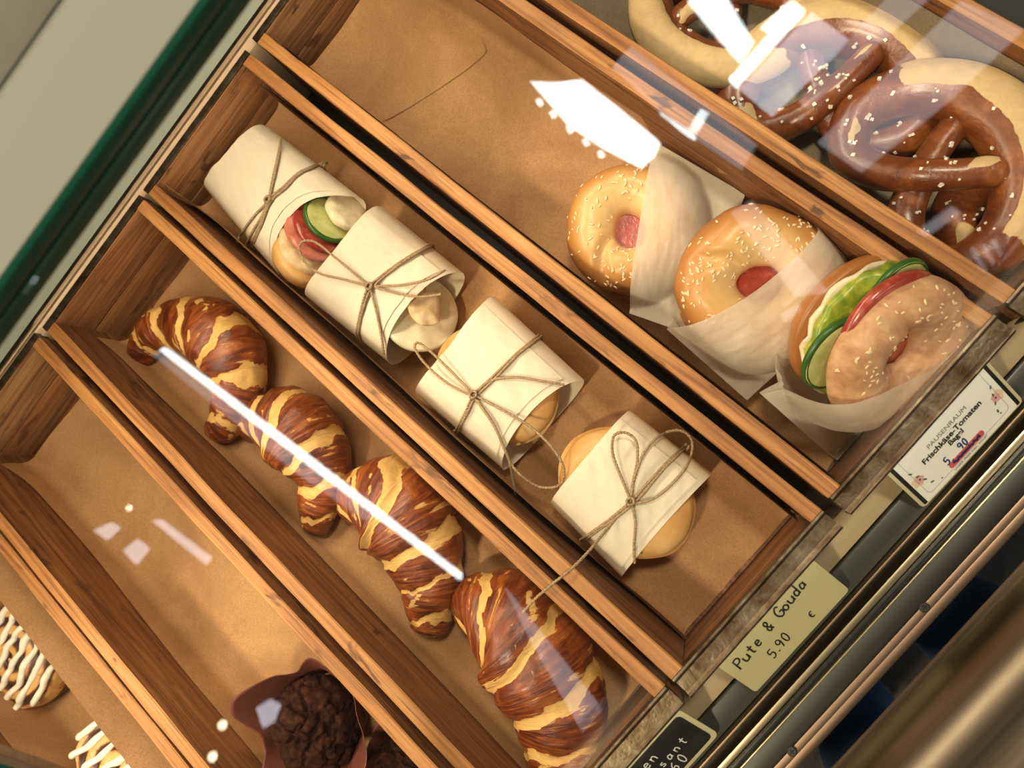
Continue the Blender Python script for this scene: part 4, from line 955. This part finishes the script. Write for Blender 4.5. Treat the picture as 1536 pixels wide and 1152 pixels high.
def rounded(name, x0, x1, y0, y1, r, z0, z1, mat, parent, hole=None):
    pts = []
    for cx, cy, a0 in ((x1 - r, y1 - r, 0), (x0 + r, y1 - r, 1), (x0 + r, y0 + r, 2), (x1 - r, y0 + r, 3)):
        for k in range(7): a = (a0 + k / 6) * pi / 2; pts.append((cx + r * cos(a), cy + r * sin(a)))
    n = len(pts)
    if hole: # frame line of given width
        cx, cy = (x0 + x1) / 2, (y0 + y1) / 2
        inn = [(p[0] - math.copysign(hole, p[0] - cx), p[1] - math.copysign(hole, p[1] - cy)) for p in pts]
        V = [(*p, z1) for p in pts] + [(*p, z1) for p in inn] + [(*p, z0) for p in pts] + [(*p, z0) for p in inn]
        F = []
        for i in range(n):
            k = (i + 1) % n; F += [(i, k, n + k, n + i), (2 * n + i, 3 * n + i, 3 * n + k, 2 * n + k), (i, 2 * n + i, 2 * n + k, k), (n + i, n + k, 3 * n + k, 3 * n + i)]
        return link(name, mesh(V, F, False), mat, parent)
    V = [(*p, z1) for p in pts] + [(*p, z0) for p in pts]
    F = [tuple(range(n)), tuple(range(2 * n - 1, n - 1, -1))] + [(i, n + i, n + (i + 1) % n, (i + 1) % n) for i in range(n)]
    return link(name, mesh(V, F, False), mat, parent)
def card(tl, tr, bl, zt, zb, lab):
    a = P(*tl, zt); b = P(*tr, zt); c = P(*bl, zb); X_ = (b - a); Wd = X_.length; X_.normalize(); d = c - a; N_ = d.cross(X_).normalized()
    Y_ = N_.cross(X_); Hh = -(d.dot(Y_)); t = empty('price_card', a, Matrix((X_, Y_, N_)).transposed()); tag(t, lab, 'price card', 'price cards at the tray fronts'); return t, Wd, Hh
# printed bagel card
t, W_, H_ = card((1322, 703), (1476, 535), (1379, 771), -0.012, -0.040, 'white printed bagel price card with flowers and blue handwritten 5,90')
rounded('card_border', 0, W_, -H_, 0.004, 0.004, -0.0016, -0.0006, M['card_border'], t); rounded('black_frame', W_ * 0.025, W_ * 0.975, -H_ * 0.97, 0.003, 0.001, -0.0006, -0.0003, M['card_black'], t)
rounded('card_face', W_ * 0.055, W_ * 0.945, -H_ * 0.97, 0.003, 0.0005, -0.0003, 0.0, M['card_white'], t)
rounded('face_outline', W_ * 0.10, W_ * 0.90, -H_ * 0.90, -H_ * 0.04, 0.004, 0.0, 0.00012, M['ink_grey'], t, hole=0.00022)
cx = W_ * 0.5
printed('print_line', 'PAUSENRAUM', cx, -H_ * 0.36, 0.0050, M['ink_grey'], t, sx=1.2); printed('print_line', '. . .', cx, -H_ * 0.40, 0.004, M['ink_grey'], t)
printed('print_line', 'Frischkäse-Tomaten', cx, -H_ * 0.49, 0.0064, M['ink'], t, bold=0.00016, sx=1.1); printed('print_line', 'Bagel', cx, -H_ * 0.59, 0.0060, M['ink'], t, bold=0.00016, sx=1.1)
rounded('red_stroke', cx - 0.0175, cx + 0.0165, -H_ * 0.885, -H_ * 0.785, 0.0024, 0.0, 0.00012, M['ink_red'], t)
pts = []
for i in range(60): pts.append(Vector((cx - 0.0135 + 0.026 * i / 59, -H_ * 0.836 + 0.0011 * sin(i * 1.9) + 0.0005 * sin(i * 0.7), 0.0003)))
V, F = tube_mesh(pts, 0.0009, 6); link('blue_scribble', mesh([Vector((v[0], v[1], 0.0002 + (v[2] - 0.0003) * 0.1)) for v in V], F), M['ink_navy'], t)
strokes('blue_price', '5,', cx - 0.0175, -H_ * 0.785, 0.0066, 0.72, 0.00065, M['ink_blue'], t); strokes('blue_price', '90', cx - 0.0035, -H_ * 0.775, 0.0060, 0.72, 0.00065, M['ink_blue'], t)
printed('print_line', 'UNSER PREIS INKL. MWST', cx, -H_ * 0.94, 0.0024, M['ink_grey'], t, sx=1.2)
for sgn in (-1, 1):
    x0 = cx + sgn * W_ * 0.36; mb = MB()
    for k in range(4):
        px_, py_ = x0 - sgn * 0.004 * (k - 1.5) * 0.6, -H_ * (0.42 + 0.12 * k); an = 0.9 * sgn + 0.5 * (k % 2); V = [Vector((px_ + 0.0017 * (cos(an) * cos(q) * 1.0 - sin(an) * sin(q) * 0.45), py_ + 0.0017 * (sin(an) * cos(q) + cos(an) * sin(q) * 0.45), 0.0001)) for q in [2 * pi * i / 10 for i in range(10)]]
        mb.add(V, [tuple(range(10))])
    link('leaf_print', mb.mesh(), M['ink_green'], t)
    for r_, mat_, z_ in ((0.0046, 'ink_peach', 0.00006), (0.0034, 'ink_pink', 0.0001), (0.0008, 'ink_navy', 0.00016)):
        ox = x0 + sgn * (0.0035 if r_ > 0.004 else 0.0015); oy = -H_ * 0.60
        V = [Vector((ox + r_ * (1 + 0.15 * cos(5 * q)) * cos(q), oy + r_ * (1 + 0.15 * cos(5 * q)) * sin(q), z_)) for q in [2 * pi * i / 30 for i in range(30)]]
        link('flower_print', mesh(V, [tuple(range(30))], False), M[mat_], t)
for dx_, dy_ in ((0.30, -0.10), (-0.32, -0.13), (0.33, -0.84), (-0.26, -0.86)):
    V = [Vector((cx + W_ * dx_ + 0.0007 * cos(q), H_ * dy_ + 0.0007 * sin(q), 0.0001)) for q in [2 * pi * i / 10 for i in range(10)]]; link('dot_print', mesh(V, [tuple(range(10))], False), M['ink_green'], t)
# hand-written cream card
t, W_, H_ = card((1068, 994), (1212, 834), (1138, 1034), -0.012, -0.040, 'cream card with handwritten Pute & Gouda and price 5.90')
rounded('card_face', 0, W_, -H_, 0.002, 0.003, -0.0012, 0.0, M['card_cream'], t)
strokes('handwriting', 'Pute &', W_ * 0.08, -H_ * 0.50, 0.0105, 0.66, 0.0008, M['ink'], t, 0.10); strokes('handwriting', 'Gouda', W_ * 0.54, -H_ * 0.50, 0.0105, 0.62, 0.0008, M['ink'], t, 0.10)
strokes('handwriting', '5.90', W_ * 0.28, -H_ * 0.87, 0.0090, 0.72, 0.00065, M['ink'], t, 0.10); strokes('handwriting', 'E', W_ * 0.68, -H_ * 0.84, 0.0080, 0.7, 0.00065, M['ink'], t)
# chalk card
t, W_, H_ = card((868, 1230), (1017, 1064), (939, 1256), -0.012, -0.040, 'black chalk card with cream rounded border lettered Laugen Croissant')
rounded('card_border', 0, W_, -H_, 0.0, 0.005, -0.0016, -0.0005, M['card_border'], t); rounded('card_face', 0.004, W_ - 0.004, -H_ + 0.004, -0.004, 0.004, -0.0005, 0.0, M['card_black'], t)
strokes('chalk_writing', 'Laugen', W_ * 0.27, -H_ * 0.36, 0.0105, 0.72, 0.0006, M['chalk'], t); strokes('chalk_writing', 'Croissant', W_ * 0.30, -H_ * 0.58, 0.0090, 0.86, 0.0006, M['chalk'], t); strokes('chalk_writing', '2.60', W_ * 0.52, -H_ * 0.84, 0.0095, 0.9, 0.0006, M['chalk'], t)

# ================================================================ person standing at the counter: jeans and shoe seen past the flange
pb = P(1452, 945, -0.55)
ps = empty('person', (pb.x - 0.03, pb.y - 0.10, FLOOR)); tag(ps, 'person in blue jeans and black shoes standing in front of the counter', 'person')
mb_ = MB()
def leg(y, knee):
    pts = [(0.10, y * 0.9, 0.98), (0.09, y, 0.86), (0.07 + knee * 0.4, y, 0.66), (0.02 + knee, y, 0.47), (0.06 + knee * 0.5, y, 0.28), (0.09, y, 0.09), (0.09, y, 0.06)]
    rad = [0.085, 0.088, 0.075, 0.060, 0.058, 0.052, 0.054]
    sm = catmull([(*p, r) for p, r in zip(pts, rad)], 40); V, F = tube_mesh([Vector(q[:3]) for q in sm], [q[3] * (1 + 0.05 * mnoise.noise((i * 0.5, y, 1))) for i, q in enumerate(sm)], 28); mb_.add(V, F)
leg(-0.10, 0.0); leg(0.10, -0.03)
V, F = tube_mesh([(0.11, 0, 0.82), (0.11, 0, 0.90), (0.11, 0, 1.0), (0.11, 0, 1.04)], [0.10, 0.145, 0.15, 0.14], 32); mb_.add(V, F)
link('jeans', mb_.mesh(True), M['jeans'], ps)
for y in (-0.10, 0.10):
    rows = []
    for i in range(25):
        s = i / 24; x = 0.15 - 0.29 * s; wd = 0.042 * (0.8 + 0.35 * sin(pi * min(1, s * 0.9 + 0.1))) * (1 if s < 0.85 else math.sqrt(max(0.02, 1 - ((s - 0.85) / 0.15) ** 2))); hh = 0.085 - 0.045 * smooth01(s * 1.3)
        rows.append([Vector((x, y + wd * cos(a), 0.018 + max(0, hh * sin(a)))) for a in [2 * pi * k / 20 for k in range(20)]])
    V, F, _ = grid(rows, closed_v=True); F += [tuple(range(20)), tuple(24 * 20 + k for k in range(19, -1, -1))]; o = link('shoe', mesh(V, F), M['shoe'], ps)
    rows = [[Vector((0.152 - 0.294 * i / 24, y + (r[0].y - y + 0.002) * k, z)) for k, z in ((1, 0.018), (1.03, 0.0), (-1.03, 0.0), (-1, 0.018))] for i, r in enumerate(rows)]
    V, F, _ = grid(rows, closed_v=True); F += [(0, 1, 2, 3), tuple(24 * 4 + k for k in (3, 2, 1, 0))]; link('sole', mesh(V, F, False), M['sole'], o)
